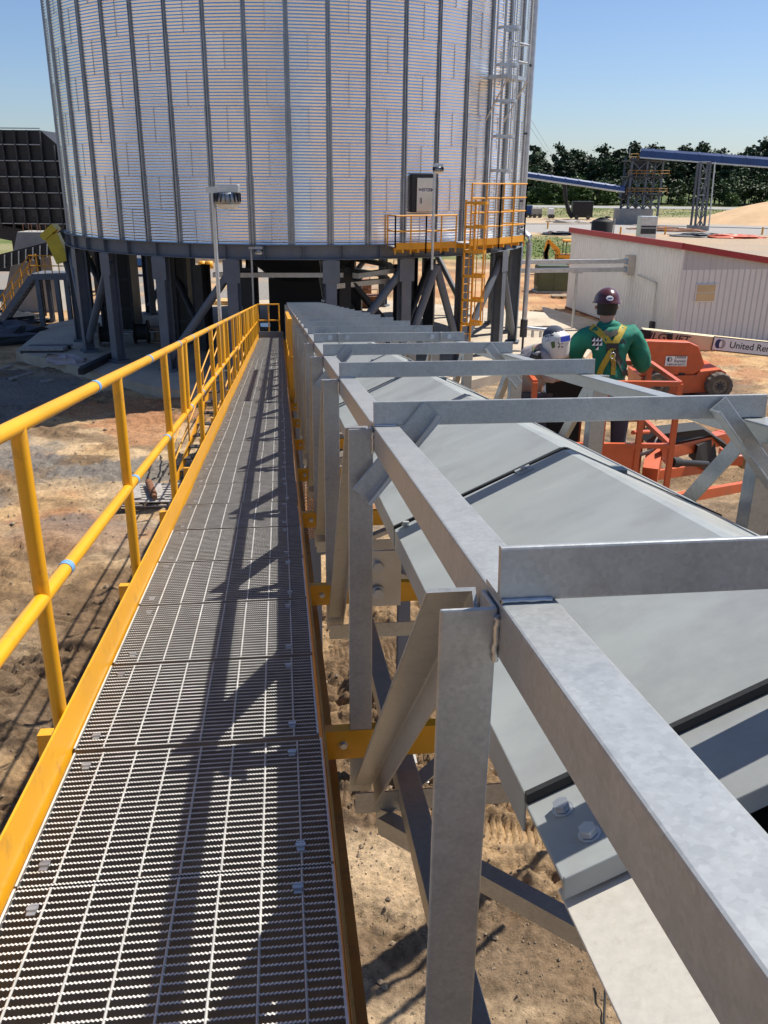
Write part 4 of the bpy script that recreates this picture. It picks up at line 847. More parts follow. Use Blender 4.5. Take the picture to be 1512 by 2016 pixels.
mb = MB(); c0, c1 = at(104, 462, 44), at(128, 515, 44); mb.ext(c1, c0, [(-.28, -.3), (.28, -.3), (.34, .3), (-.34, .3)], up=V((0, -1, 0))); mb.build('body', 'lemon', ch, bevel=.02); mb = MB(); mb.ext(c0, c0 + V((-.2, 0, .25)), rect(-.42, .42, -.36, .36), up=V((0, -1, 0))); mb.build('flange', 'lemon', ch)
mb = MB(); mb.path([c1, V((c1.x + .3, 44.6, .3))], .12, 8); mb.build('support', 'steel_paint', ch)
# vehicles and boxes seen between the columns
tr_ = thing('work_trailer', 'blue work trailer parked behind the silo columns', 'trailer', V((at(292, 530, 72).x, 72, 0)))
c = V(tr_.location); mb = MB(); mb.box(c + V((0, 0, 1.35)), (2.6, 1.6, 1.1)); mb.build('body', 'blue_truck', tr_, bevel=.05); mb = MB(); mb.box(c + V((-.35, -.805, 1.55)), (1.1, .02, .35)); mb.build('panel', 'sign_white', tr_)
mb = MB(); mb.box(c + V((.2, 0, .72)), (3.4, 1.5, .14)); mb.build('chassis', 'dark_steel', tr_)
for s_ in (-.82, .82): mb = MB(); mb.tube(c + V((.3, s_ - .1, .38)), c + V((.3, s_ + .1, .38)), .38, 18); wv = mb.build('wheel', 'tyre', tr_); mb = MB(); mb.tube(c + V((.3, s_ - .12, .38)), c + V((.3, s_ + .12, .38)), .2, 12); mb.build('rim', 'sign_white', wv)
wl = MB(); p, q = at(360, 522, 82), at(505, 505, 86); wl.ext(V((p.x, 82, 0)), V((q.x, 86, 0)), rect(-.3, .3, 0, 1.6)); one('concrete_barrier', wl, 'concrete', 'long pale concrete barrier behind the silo', 'barrier')
for i, (x, y) in enumerate(((412, 518), (398, 524))):
    c = at(x, y, 78); mb = MB(); mb.lathe([(.0, .6), (.32, .6), (.36, .02), (0, .0)], V((c.x, 78, .0)), 16); one('yellow_bin', mb, 'yellow_far', ('right' if i == 0 else 'left') + ' of two small yellow drums by the concrete barrier', 'drum', (c.x, 78, 0), 'yellow drums')
ps = thing('plywood_stack', 'orange plywood sheets stacked behind the silo columns', 'plywood', V((at(440, 595, 52).x, 52, 0)))
for i in range(5): c = V(ps.location); mb = MB(); mb.box(c + V((.3 * math.sin(i * 2), .1 * i, .25 + .09 * i)), (3.2, 1.4, .05), rz=.1 * math.sin(i)); mb.build('sheet', 'plywood', ps)
for x in (-1, 1): mb = MB(); mb.box(V(ps.location) + V((x, 0, .11)), (.15, 1.2, .22)); mb.build('skid', 'wood', ps)
for i, (x, y) in enumerate(((700, 600), (722, 618))):
    c = G(x, y); mb = MB(); rb = thing('red_skid_tank', ('larger' if i == 0 else 'smaller') + ' dark red machine skid behind the right silo columns', 'machine', (c.x, c.y, 0))
    k = 1 - .3 * i; mb.box(c + V((0, 0, .9 * k)), (2.0 * k, 1.3, 1.3 * k)); mb.build('body', 'rust', rb, bevel=.04); mb = MB(); mb.box(c + V((0, 0, .12)), (2.4 * k, 1.2, .24)); mb.build('skid', 'dark_steel', rb)
    for s_ in (-.9, .9): mb = MB(); mb.path([c + V((s_ * k, -.6, 1.5 * k)), c + V((s_ * k, -.6, 2.1 * k)), c + V((0, -.6, 2.1 * k))], .03, 6); mb.build('guard_rail', 'rust', rb)
# ------------------------------------------------------------------ white shed
C0 = G(1322, 684); L0 = G(1111, 606); wv = (L0 - C0); LL = wv.length; wv.normalize(); rv = V((-wv.y, wv.x, 0)); rv = rv if rv.x > 0 else -rv
C0 = V((C0.x, C0.y, 0)); RW = 6.2; E0, E1 = 4.66, 3.82
shed = thing('metal_shed', 'white ribbed metal shed with dark red roof trim on the right', 'shed', C0)
def sw(u, v, z): return C0 + wv * u + rv * v + ZU * z
def ribbed(p, du, zf0, zf1, outn, name, m='white_panel'):
    n_ = 3; wdt = .9; pr = []
    for i in range(n_):
        b = i * .3; pr += [(b, 0), (b + .2, 0), (b + .225, .022), (b + .275, .022)]
    pr.append((.9, 0)); mb = MB(); vs = []
    for (x, y) in pr: vs.append(p + du * x + outn * y)
    top = [v_ + ZU * (zf0 + (zf1 - zf0) * (x / .9)) for v_, (x, y) in zip(vs, pr)]; k = len(pr)
    mb.add(vs + top, [(i, i + 1, i + 1 + k, i + k) for i in range(k - 1)]); mb.build(name, m, shed)
nl = int(LL / .9); 
for i in range(nl): ribbed(sw(i * .9, 0, 0), wv, E0, E0, -rv, 'wall_panel')
nr = int(RW / .9) + 1
for i in range(nr): ribbed(sw(0, i * .9, 0), rv, E0 + (E1 - E0) * i * .9 / RW, E0 + (E1 - E0) * (i + 1) * .9 / RW, -wv, 'wall_panel', 'shaded_panel')
LW = nl * .9; RW = nr * .9
mb = MB(); mb.plate([sw(-.02, .06, 0), sw(LW, .06, 0), sw(LW, RW, 0), sw(-.0, RW, 0)], ZU * 3.6); mb.build('inner_wall', 'white_panel', shed)
mb = MB(); mb.plate([sw(-.12, -.12, E0 + .02), sw(LW + .1, -.12, E0 + .02), sw(LW + .1, RW + .1, E1 - .1), sw(-.12, RW + .1, E1 - .1)], ZU * .05); mb.build('roof', 'galv_plain', shed)
mb = MB(); mb.ext(sw(-.15, -.13, E0), sw(LW + .1, -.13, E0), rect(-.06, .06, -.14, .14)); mb.build('fascia', 'red_trim', shed)
mb = MB(); mb.ext(sw(-.13, -.15, E0), sw(-.13, RW + .1, E1 - .12), rect(-.06, .06, -.14, .14)); mb.build('fascia', 'red_trim', shed)
mb = MB(); mb.box(sw(-.03, -.03, E0 / 2 - .07), (.1, .1, E0 - .14), rz=math.atan2(rv.y, rv.x)); mb.build('corner_trim', 'white_panel', shed)
mb = MB(); mb.ext(sw(0, -.04, .06), sw(LW, -.04, .06), rect(-.03, .03, -.08, .08)); mb.build('base_trim', 'rust', shed)
# window
wm = MB(); wc = sw(-.05, 1.35, 2.55); ZR = math.atan2(rv.y, rv.x)
wm.box(wc, (1.05, .06, .82), rz=ZR); wf = wm.build('window', 'white_panel', shed)
for dz, h in ((.2, .34), (-.19, .36)): wm = MB(); wm.box(wc - wv * .035 + ZU * dz, (.93, .02, h), rz=ZR); wm.build('pane', 'glass', wf)
# cable entry box, conduit, breaker
eb_ = MB(); ec = at(1225, 522, 46.3); tt = (ec - C0).dot(wv); ec = sw(tt, -.22, ec.z); ZL = math.atan2(wv.y, wv.x)
eb_.box(ec, (.5, .4, 1.0), rz=ZL); en = eb_.build('cable_entry', 'stainless', shed, bevel=.02)
for dz in (.2, -.22): mb = MB(); mb.box(ec - rv * .205 + ZU * dz, (.42, .01, .3), rz=ZL); mb.build('cover_film', 'tape', en)
pts = [at(x, y, 44.5) for x, y in ((1240, 545), (1262, 548), (1284, 553), (1283, 600), (1280, 625))]
pp = []
for p in pts: t_ = (V((p.x, p.y, 0)) - C0).dot(wv); pp.append(sw(max(.7, 4.2 - 1.1 * len(pp) if len(pp) < 3 else 2.0), -.1, p.z))
mb = MB(); mb.path(pp, .03, 6); mb.build('conduit', 'galv_plain', shed)
mb = MB(); mb.box(pp[-1] - ZU * .3, (.3, .16, .5), rz=ZL); mb.build('breaker_box', 'dark_steel', shed)
# cable trays from the silo
tray = thing('cable_tray', 'two galvanised cable trays running from the silo to the white shed', 'cable tray', V((at(1140, 640, 46).x, 46, 0)))
for dz in (.2, -.22):
    p = V((at(1000, 525, 45).x, 45.0, ec.z + dz)); q = ec + ZU * dz - rv * .15; mb = MB(); mb.ext(p, q, rect(-.15, .15, -.1, .1)); mb.build('tray', 'galv_plain', tray)
pc = p.lerp(q, .58); mb = MB(); mb.path([V((pc.x, pc.y, -.05)), V((pc.x, pc.y, ec.z - .35))], .07, 8); mb.build('post', 'galv_plain', tray); mb = MB(); mb.box((pc.x, pc.y, ec.z - .36), (.5, .4, .06)); mb.build('cap', 'galv_plain', tray)
# ------------------------------------------------------------------ things behind the shed
gc = G(1088, 577); gn = thing('generator_cabinet', 'olive green equipment cabinet on a skid left of the shed', 'cabinet', (gc.x, gc.y, 0))
mb = MB(); mb.box(gc + V((0, .8, .98)), (2.2, 1.6, 1.75)); mb.build('body', 'green_box', gn, bevel=.03)
for x in (-.55, .55): mb = MB(); mb.box(gc + V((x, -.012, .98)), (1.0, .03, 1.6)); mb.build('door', 'green_box', gn, bevel=.01)
mb = MB(); mb.box(gc + V((0, .8, .06)), (2.5, 1.8, .14)); mb.build('skid', 'conc_grey', gn)
for i in range(5): mb = MB(); mb.box(gc + V((-1.14, .3 + .25 * i, 1.1)), (.04, .12, 1.3)); mb.build('cooling_fin', 'green_box', gn)
pl2 = G(1106, 585); pz_ = thing('pallet', 'pale pallet on the sand in front of the green cabinet', 'pallet', (pl2.x, pl2.y, 0))
for i in range(6): mb = MB(); mb.box(pl2 + V((0, -.5 + .2 * i, .12)), (1.5, .14, .03)); mb.build('slat', 'wood', pz_)
for i in (-1, 0, 1): mb = MB(); mb.box(pl2 + V((.6 * i, 0, .05)), (.08, 1.1, .1)); mb.build('stringer', 'wood', pz_)
bh = thing('backhoe', 'yellow backhoe with folded digging arm behind the cabinet', 'backhoe', V((at(1100, 520, 76).x, 76, 0)))
b0 = V(bh.location)
def bl(pts, thk, name, m='cream'): mb = MB(); mb.plate([at(x, y, 76) for x, y in pts], (0, thk, 0)); mb.build(name, m, bh, bevel=.02)
bl([(1073, 520), (1070, 500), (1078, 478), (1084, 480), (1079, 500), (1082, 520)], .35, 'bucket', 'black_steel'); bl([(1077, 474), (1082, 471), (1104, 492), (1101, 520), (1092, 520), (1094, 497)], .3, 'boom', 'yellow_far'); bl([(1072, 490), (1077, 472), (1082, 474), (1080, 500), (1075, 516), (1071, 516)], .3, 'dipper', 'yellow_far')
text('CASE', 'lettering', 'sign_black', bh, at(1095, 505, 75.97), .5, V((.35, 0, -1)), V((1, 0, .35)))
mb = MB(); mb.box(b0 + V((1.2, .6, 1.0)), (2.6, 1.6, 1.2)); mb.build('body', 'yellow_far', bh, bevel=.08); mb = MB(); mb.box(b0 + V((1.1, .6, 2.7)), (1.5, 1.6, .12)); mb.build('canopy', 'yellow_far', bh)
for x in (.5, 1.7):
    for y in (-.1, 1.3): mb = MB(); mb.path([b0 + V((x, y, 1.5)), b0 + V((x, y, 2.7))], .04, 6); mb.build('canopy_post', 'black_steel', bh)
for x, r in ((.1, .65), (2.4, .45)): mb = MB(); mb.tube(b0 + V((x, -.35, r)), b0 + V((x, 0, r)), r, 20); mb.build('wheel', 'tyre', bh)
def fbox(name, label, cat, px0, px1, py0, Y, dep, m, group=None, extra=None):
    p, q = at(px0, py0, Y), at(px1, py0, Y); L_ = thing(name, label, cat, V(((p.x + q.x) / 2, Y, 0)), group); mb = MB(); mb.box(((p.x + q.x) / 2, Y + dep / 2, (p.z + .0) / 2 + .15), (q.x - p.x, dep, p.z - .3)); mb.build('body', m, L_, bevel=.04)
    mb = MB(); mb.box(((p.x + q.x) / 2, Y + dep / 2, .1), ((q.x - p.x) * .94, dep * .9, .2)); mb.build('base', 'dark_steel', L_); return L_, p, q
tk_ = thing('water_tank', 'black round plastic tank rising behind the shed roof', 'tank', V((at(1186, 440, 96).x, 96, 0)))
rr2 = (at(1207, 440, 96).x - at(1165, 440, 96).x) / 2; zt_ = at(1186, 434, 96).z
mb = MB(); mb.lathe([(.0, .0), (rr2, 0), (rr2, zt_ * .5), (rr2 * 1.02, zt_ * .5 + .05), (rr2, zt_ * .5 + .1), (rr2, zt_ - .15), (rr2 * .9, zt_), (rr2 * .3, zt_ + .28), (.35, zt_ + .3), (.001, zt_ + .34)], V(tk_.location), 32); mb.build('body', 'black_rubber', tk_)
mb = MB(); mb.lathe([(.3, zt_ + .25), (.3, zt_ + .42), (.001, zt_ + .44)], V(tk_.location) + V((.5, 0, 0)), 16); mb.build('lid', 'black_rubber', tk_); mb = MB(); mb.path([V(tk_.location) + V((rr2 + .12, -.1, .1)), V(tk_.location) + V((rr2 + .12, -.1, zt_ + .2))], .06, 6); mb.build('pipe', 'galv_plain', tk_)
L_, p, q = fbox('cooling_unit', 'light grey box unit on legs behind the shed roof', 'machine', 1263, 1296, 426, 104, 1.6, 'galv_plain')
mb = MB(); mb.box(((p.x + q.x) / 2, 103.97, p.z - 1.1), ((q.x - p.x) * .9, .05, .2)); mb.build('louvre', 'dark_steel', L_); mb = MB(); mb.box(((p.x + q.x) / 2, 103.96, p.z - 1.6), ((q.x - p.x) * .9, .05, .6)); mb.build('coil_panel', 'dark_steel', L_)
for i, x in enumerate((1078, 1221, 1309, 1500)):
    c = G(x, 450 if i == 0 else 462); mb = MB(); mb.tube((c.x, c.y, -.1), (c.x, c.y, 1.1), .14, 10); one('bollard', mb, 'yellow_far', ('yellow bollard at the edge of the grass right of the silo', 'yellow bollard just behind the shed roof near the tank', 'yellow bollard behind the shed ridge right of the grey unit', 'yellow bollard at the far right of the paved yard')[i], 'bollard', (c.x, c.y, 0), 'yellow bollards')
# parked trailers far behind
def farcar(label, px0, px1, py1, m, Y=None, h=1.9, name='parked_trailer', cat='trailer'):
    g0, g1 = G(px0, py1), G(px1, py1); Y = g0.y; L_ = thing(name, label, cat, V(((g0.x + g1.x) / 2, Y, 0)), 'vehicles parked far behind'); c = V(L_.location); wd = g1.x - g0.x
    mb = MB(); mb.box(c + V((0, 1, .55 + h / 2)), (wd, 2, h)); mb.build('body', m, L_, bevel=.12); mb = MB(); mb.box(c + V((0, 1, .5)), (wd * 1.1, 1.6, .14)); mb.build('chassis', 'dark_steel', L_)
    for s_ in (-.28, .28): mb = MB(); mb.tube(c + V((s_ * wd, -.1, .42)), c + V((s_ * wd, .15, .42)), .42, 14); mb.build('wheel', 'tyre', L_)
    return L_
farcar('dark blue trailer parked far away by the silo edge', 1032, 1047, 428, 'blue_far'); farcar('pale grey trailer parked between two dark ones', 1048, 1066, 429, 'conc_grey', h=1.4); farcar('small white and blue pump trailer on the far sand', 1080, 1090, 430, 'sign_white', h=1.4)
bt = farcar('large black generator trailer connected to a hose under the blue conveyor', 1126, 1164, 432, 'black_steel', h=3.0, name='generator_trailer')
hs_ = MB(); Yh = G(1140, 432).y; hs_.path([at(x, y, Yh) for x, y in ((1111, 352), (1112, 372), (1113, 390), (1117, 405), (1120, 418), (1127, 428))], .45, 10); one('hose', hs_, 'black_rubber', 'thick black hose hanging from the blue conveyor to the trailer', 'hose')
for i, (x, y, n_) in enumerate(((1100, 462, 6), (1290, 452, 14), (1330, 455, 14), (1380, 466, 10), (1440, 468, 8), (1120, 438, 9))):
    c = G(x, y); heap(('black pipes lying at the grass edge', 'scrap iron heap left of the cooling unit foot', 'rusty scrap heap below the trestle', 'scattered scrap right of the trestle foot', 'orange debris with white sheet on the far yard', 'timber and scrap by the generator trailer')[i], (c.x, c.y, 0), 4.5 if i else 2.5, 2.5, .5, ('black_steel', 'rust', 'rust', 'dark_steel', 'orange', 'wood_grey')[i], 'scrap_heap', 'scrap', 20 + i, n_)
# sand pile
mb = MB(); c = V((G(1470, 441).x + 6, 180, 0)); vs = []; rng = random.Random(5)
for j in range(9):
    t = j / 8
    for i in range(40):
        a = 2 * math.pi * i / 40; r = (1 - t) * (1 + .12 * math.sin(3 * a + 1) + rng.uniform(-.03, .03)); vs.append(c + V((15 * r * math.cos(a) + t * 3, 10 * r * math.sin(a), 4.4 * math.sin(t * 1.35) * (1 + .05 * math.sin(5 * a)) - .05)))
mb.add(vs, [(j * 40 + i, j * 40 + (i + 1) % 40, (j + 1) * 40 + (i + 1) % 40, (j + 1) * 40 + i) for j in range(8) for i in range(40)] + [tuple(320 + i for i in range(40))], True)
one('sand_pile', mb, 'sand', 'big pale orange sand pile at the right edge', 'sand pile')
sb = MB(); p = at(1441, 407, 205); sb.box((p.x + 2, 205, 1.0), (6.5, .2, 1.6)); s_o = one('barrier_sign', sb, 'sign_white', 'low white panel barrier behind the sand pile', 'barrier')
# ------------------------------------------------------------------ blue conveyors, tower, trestle
def boxconv(label, pts, Y0, Y1, thk, rail=True):
    p, q = at(*pts[0], Y0), at(*pts[1], Y1); L_ = thing('blue_conveyor', label, 'conveyor', p.lerp(q, .5)); mb = MB(); mb.ext(p, q, [(-.9, -thk), (.9, -thk), (.9, thk * .5), (.5, thk), (-.5, thk), (-.9, thk * .5)]); mb.build('gallery', 'blue_far', L_)
    mb = MB(); mb.ext(p - ZU * thk, q - ZU * thk, rect(-1.0, 1.0, -.12, .1)); mb.build('walk_edge', 'galv_plain', L_)
    n_ = 8
    for i in range(n_): c = p.lerp(q, (i + .5) / n_); mb = MB(); mb.ext(c, c + (q - p).normalized() * .25, [(-.96, -thk), (.96, -thk), (.96, thk * .6), (.5, thk + .08), (-.5, thk + .08), (-.96, thk * .6)]); mb.build('joint_band', 'blue_far', L_)
    return L_
boxconv('lower blue enclosed conveyor running from the silo to the tower', ((1015, 341), (1226, 372)), 168, 172, .5)
boxconv('upper blue enclosed conveyor leaving the tower to the right', ((1262, 301), (1640, 329)), 173, 160, .8)
TY = 173; tw = thing('transfer_tower', 'braced grey steel transfer tower with yellow railings under the blue conveyors', 'tower', V((at(1262, 440, TY).x, TY, 0)))
xl, xr_ = at(1232, 440, TY).x, at(1292, 440, TY).x; zb1 = 2.6; z_t = at(1262, 310, TY).z; D_ = 5.0
lev = [zb1, at(1262, 383, TY).z, at(1262, 348, TY).z, at(1262, 316, TY).z]
mb = MB(); mb.box(((xl + xr_) / 2 - 1.2, TY + 2, zb1 / 2), (6.2, 5, zb1)); mb.build('foundation', 'conc_grey', tw)
for x in (xl, (xl + xr_) / 2, xr_):
    for y in (TY, TY + D_): mb = MB(); mb.ext((x, y, 0 if x == xr_ else zb1 - .1), (x, y, z_t), Hp(.35, .35, .05, .05), up=V((0, 1, 0))); mb.build('leg', 'steel_paint', tw)
for a_, b_ in zip(lev[:-1], lev[1:]):
    for (u, v) in ((xl, (xl + xr_) / 2), ((xl + xr_) / 2, xr_)):
        for y in (TY, TY + D_):
            mb = MB(); mb.tube((u, y, a_), (v, y, b_), .12, 6); mb.build('brace', 'steel_paint', tw); mb = MB(); mb.tube((v, y, a_), (u, y, b_), .12, 6); mb.build('brace', 'steel_paint', tw)
for z in lev[1:]:
    mb = MB(); mb.box(((xl + xr_) / 2, TY + D_ / 2, z), (xr_ - xl + 1.2, D_ + 1, .25)); mb.build('deck', 'dark_steel', tw)
    for h in (.6, 1.1): mb = MB(); mb.path([V((xl - .6, TY - .5, z + h)), V((xr_ + 1.2, TY - .5, z + h))], .06, 5); mb.build('rail', 'yellow_old', tw)
    for i in range(6): x = xl - .6 + (xr_ - xl + 1.8) * i / 5; mb = MB(); mb.path([V((x, TY - .5, z)), V((x, TY - .5, z + 1.1))], .05, 5); mb.build('rail_post', 'yellow_old', tw)
mb = MB(); mb.ext(at(1255, 318, TY + 2), at(1225, 392, TY + 2), rect(-.7, .7, -.6, .6)); mb.build('chute', 'dark_steel', tw); mb = MB(); mb.box((at(1268, 330, TY).x, TY + 1.5, at(1268, 325, TY).z), (2.6, 2.2, 2.4)); mb.build('drive_house', 'dark_steel', tw)
mb = MB(); mb.path([V((at(1240, 300, TY).x, TY, z_t)), V((at(1240, 300, TY).x, TY, z_t + 1.6))], .06, 5); mb.build('mast', 'galv_plain', tw)
TY2 = 150; ts = thing('trestle', 'tall splayed steel trestle leg with ladder under the upper blue conveyor', 'trestle', V((at(1380, 450, TY2).x, TY2, 0)))
tops = [at(1380, 319, TY2), at(1399, 319, TY2)]; feet = [G(1358, 452), G(1387, 454)]
for y in (0, 2.2):
    for tp, ft in zip(tops, feet): f2 = V((ft.x, TY2 + y, 0)); t2 = V((tp.x, TY2 + y * .6, tp.z)); mb = MB(); mb.ext(f2, t2, Hp(.3, .3, .05, .05), up=V((0, 1, 0))); mb.build('leg', 'steel_paint', ts); mb = MB(); mb.box(f2 + ZU * .35, (1.0, 1.0, .8)); mb.build('footing', 'conc_grey', ts)
F0, F1 = V((feet[0].x, TY2, .4)), V((feet[1].x, TY2, .4)); T0, T1 = V((tops[0].x, TY2, tops[0].z)), V((tops[1].x, TY2, tops[1].z))
for i in range(4):
    a_, b_ = i / 4, (i + 1) / 4; mb = MB(); mb.tube(F0.lerp(T0, a_), F1.lerp(T1, b_), .09, 6); mb.build('brace', 'steel_paint', ts); mb = MB(); mb.tube(F1.lerp(T1, a_), F0.lerp(T0, b_), .09, 6); mb.build('brace', 'steel_paint', ts)
    mb = MB(); mb.tube(F0.lerp(T0, b_), F1.lerp(T1, b_), .09, 6); mb.build('strut', 'steel_paint', ts)
mb = MB(); mb.path([V((at(1395, 440, TY2).x, TY2 - .4, .0)), V((at(1406, 318, TY2).x, TY2 - .4, tops[1].z))], .12, 6); mb.build('ladder', 'galv_plain', ts)
# ------------------------------------------------------------------ trees
def tree_proto(kind, seed):
    rng = random.Random(seed); tb = MB(); cb = MB(); H = {'pine': 19, 'broad': 12, 'bush': 8}[kind]
    n_ = {'pine': 1500, 'broad': 1500, 'bush': 1200}[kind]
    bend = [V((rng.uniform(-.3, .3), rng.uniform(-.3, .3), 0)) for _ in range(4)]
    pts = [V((0, 0, -.2)), bend[0] + ZU * H * .3, bend[1] + ZU * H * .6, bend[2] * 1.5 + ZU * H * .95]
    rad = {'pine': .26, 'broad': .24, 'bush': .16}[kind]
    for i in range(3): tb.tube(pts[i], pts[i + 1], rad * (1 - .28 * i), 7, rad * (1 - .28 * (i + 1)))
    clumps = []
    nc = {'pine': 22, 'broad': 26, 'bush': 20}[kind]
    for i in range(nc):
        t = (i + rng.random()) / nc
        if kind == 'pine': z = H * (.22 + .78 * t); r = (1 - t) ** .6 * 3.2 + .6
        else: z = H * (.12 + .85 * t); r = H * .36 * math.sin(math.pi * (t * .86 + .1)) + .3
        a = rng.uniform(0, 6.28); rr_ = r * rng.uniform(.35, 1); c = V((math.cos(a) * rr_, math.sin(a) * rr_, z)); clumps.append((c, rng.uniform(.7, 1.35) * (1.15 if kind == 'pine' else H * .13)))
        base = V((0, 0, max(H * .2, z - rr_ * .5))); tb.tube(base, c, .07, 4, .03)
    for i in range(n_):
        c, cr = clumps[rng.randrange(nc)]; d_ = V((rng.gauss(0, 1), rng.gauss(0, 1), rng.gauss(0, .62))) * cr * .55; p = c + d_; s_ = rng.uniform(.28, .75) * (1 if kind == 'pine' else .8)
        u = V((rng.gauss(0, 1), rng.gauss(0, 1), rng.gauss(0, .6))).normalized(); v = u.cross(V((rng.gauss(0, 1), rng.gauss(0, 1), rng.gauss(0, 1)))).normalized()
        cb.add([p - u * s_, p + v * s_ * .7, p + u * s_, p - v * s_ * .7], [(0, 1, 2, 3)])
    m = {'pine': 'leaf_pine', 'broad': 'leaf_mid', 'bush': 'leaf_green'}[kind]
    return tb.mesh('trunk', 'bark', fix=False), cb.mesh('crown', m, fix=False), H
protos = {k: [tree_proto(k, s_) for s_ in (1, 2, 3)] for k in ('pine', 'broad', 'bush')}
def plant(kind, x, y, hgt, label, grp):
    tm, cm_, H = protos[kind][random.randrange(3)]; o = thing({'pine': 'pine_tree', 'broad': 'broadleaf_tree', 'bush': 'bush'}[kind], label, 'tree' if kind != 'bush' else 'bush', (x, y, -.1), grp); k = hgt / H; o.scale = (k * random.uniform(1.0, 1.5), k * random.uniform(1.0, 1.5), k); o.rotation_euler = (0, 0, random.uniform(0, 6.28))
    link('trunk', tm, o); c_ = link('crown', cm_, o)
for row, (Y, dx) in enumerate(((346, 3.4), (335, 3.6), (324, 4.4))):
    x = 30.0
    while x < 215:
        hgt = random.uniform(15.5, 20.5) if row == 0 else random.uniform(13, 18) if row == 1 else random.uniform(10, 16)
        if row == 0 and random.random() < .1: hgt *= 1.13
        plant('pine', x + random.uniform(-1.5, 1.5), Y + random.uniform(-4, 4), hgt, 'dark pine in the far treeline beyond the road', 'pines of the far treeline'); x += dx * random.uniform(.8, 1.25)
for i in range(20):
    x = 40 + i * 8.2 + random.uniform(-2, 2); plant('broad', x, 313 + random.uniform(-3, 3), random.uniform(7, 12), 'mid green broadleaf tree at the edge of the far treeline', 'broadleaf trees of the far treeline')
for i in range(17):
    x = 42 + (i * 3.4 if i < 11 else 40 + (i - 11) * 16) + random.uniform(-1, 1); plant('bush', x, 306 + random.uniform(-3, 3), random.uniform(5, 9.5) if 3 < i < 11 else random.uniform(2.5, 4.5), 'light green bush in front of the far treeline', 'bushes along the far road')
wr = thing('overhead_wires', 'two thin overhead wires descending from the silo top to the trees', 'wires', at(1040, 240, 120))
for (x0, y0, x1, y1) in ((1030, 210, 1090, 310), (1034, 235, 1080, 305)): mb = MB(); mb.path([at(x0 - 60, y0 - 100, 100), at(x0, y0, 110), at(x1, y1, 300)], .03, 4); mb.build('wire', 'conc_grey', wr)
# ------------------------------------------------------------------ boom lift
lift = thing('boom_lift', 'orange articulated boom lift with a cream boom, parked on the mud beyond the truss', 'boom lift', V((10.5, 31.5, 0)))
LYY = 31.2
def lz(x, y, Y=LYY): return at(x, y, Y)
def lpl(pts, thk, name, m, Y=LYY, bev=.02, par=None): mb = MB(); mb.plate([at(x, y, Y) for x, y in pts], (0, thk, 0)); return mb.build(name, m, par or lift, bevel=bev)
ch_ = lpl([(1262, 742), (1372, 738), (1376, 732), (1418, 727), (1430, 733), (1432, 748), (1405, 752), (1392, 772), (1300, 778), (1262, 776)], 1.9, 'chassis', 'orange', LYY + .1)
hd_ = lpl([(1268, 674), (1276, 671), (1358, 674), (1376, 682), (1388, 717), (1382, 728), (1366, 738), (1262, 741), (1260, 700)], .45, 'engine_hood', 'orange', LYY + .15, .05)
mb = MB(); p0 = at(1318, 668, LYY + .9); mb.tube(p0, p0 + ZU * .22, .11, 12); mb.build('exhaust_cap', 'black_rubber', lift)
mb = MB(); p0 = at(1342, 737, LYY + .13); mb.box(p0, (.22, .03, .09)); mb.build('latch', 'black_rubber', hd_)
def wheel(c, r, wd):
    c = V(c); mb = MB(); pr = [(r * .58, -wd / 2), (r * .9, -wd / 2), (r, -wd / 2 + .05), (r, wd / 2 - .05), (r * .9, wd / 2), (r * .58, wd / 2)]; n_ = 30; vs = []
    for i in range(n_):
        a = 2 * math.pi * i / n_
        for q, y in pr: k = q * (1 if (i % 2 or q < r * .95) else .94); vs.append(c + V((k * math.sin(a), y, k * math.cos(a))))
    k = len(pr); mb.add(vs, [(i * k + t, ((i + 1) % n_) * k + t, ((i + 1) % n_) * k + t + 1, i * k + t + 1) for i in range(n_) for t in range(k - 1)]); w_ = mb.build('wheel', 'tyre', lift)
    mb = MB(); mb.tube(c + V((0, -wd / 2 + .05, 0)), c + V((0, wd / 2 - .05, 0)), r * .6, 24); rm = mb.build('rim', 'rim', w_)
    mb = MB(); mb.tube(c + V((0, -wd / 2 - .02, 0)), c + V((0, 0, 0)), r * .22, 12); mb.build('hub', 'dark_steel', w_)
    for i in range(8): a = 2 * math.pi * i / 8; mb = MB(); mb.tube(c + V((r * .33 * math.sin(a), -wd / 2 + .03, r * .33 * math.cos(a))), c + V((r * .33 * math.sin(a), -wd / 2 + .06, r * .33 * math.cos(a))), .025, 6); mb.build('lug_nut', 'dark_steel', w_)
wr1 = G(1413, 786); wheel((wr1.x, LYY - .05, .48), .49, .4); wheel((wr1.x, LYY + 2.1, .48), .49, .4)
w2 = at(1290, 763, LYY); wheel((w2.x, LYY - .05, .48), .49, .4); wheel((w2.x, LYY + 2.1, .48), .49, .4)
# cream boom leaving to the right
bp0, bp1 = at(1256, 652, 33.6), at(1330, 672, 33.6)
pb0, pb1 = at(1262, 660, 32.6), at(1690, 706, 31.8)
mb = MB(); mb.ext(pb0, pb1, rect(-.22, .22, -.26, .26)); bm1 = mb.build('main_boom', 'cream', lift, bevel=.02)
mb = MB(); mb.ext(at(1255, 655, 32.5), at(1277, 658, 32.5), rect(-.24, .24, -.28, .16)); mb.build('boom_nose', 'black_rubber', lift)
bx = (pb1 - pb0).normalized(); bu = bx.cross(V((0, 1, 0))); bu = -bu if bu.z < 0 else bu; bnrm = V((0, -1, 0))
text('JLG LIFT', 'lettering', 'sign_black', lift, at(1317, 665.5, 32.16) + V((0, -.0, 0)), .36, bx, bu, .004, .005, .2, 1.15)
p0 = at(1472, 683, 31.95); mb = MB(); mt = Matrix((bx, V((0, 1, 0)), bu)).transposed(); mb.box(p0, (2.5, .02, .46), M=mt); sg = mb.build('boom_sign', 'sign_white', lift)
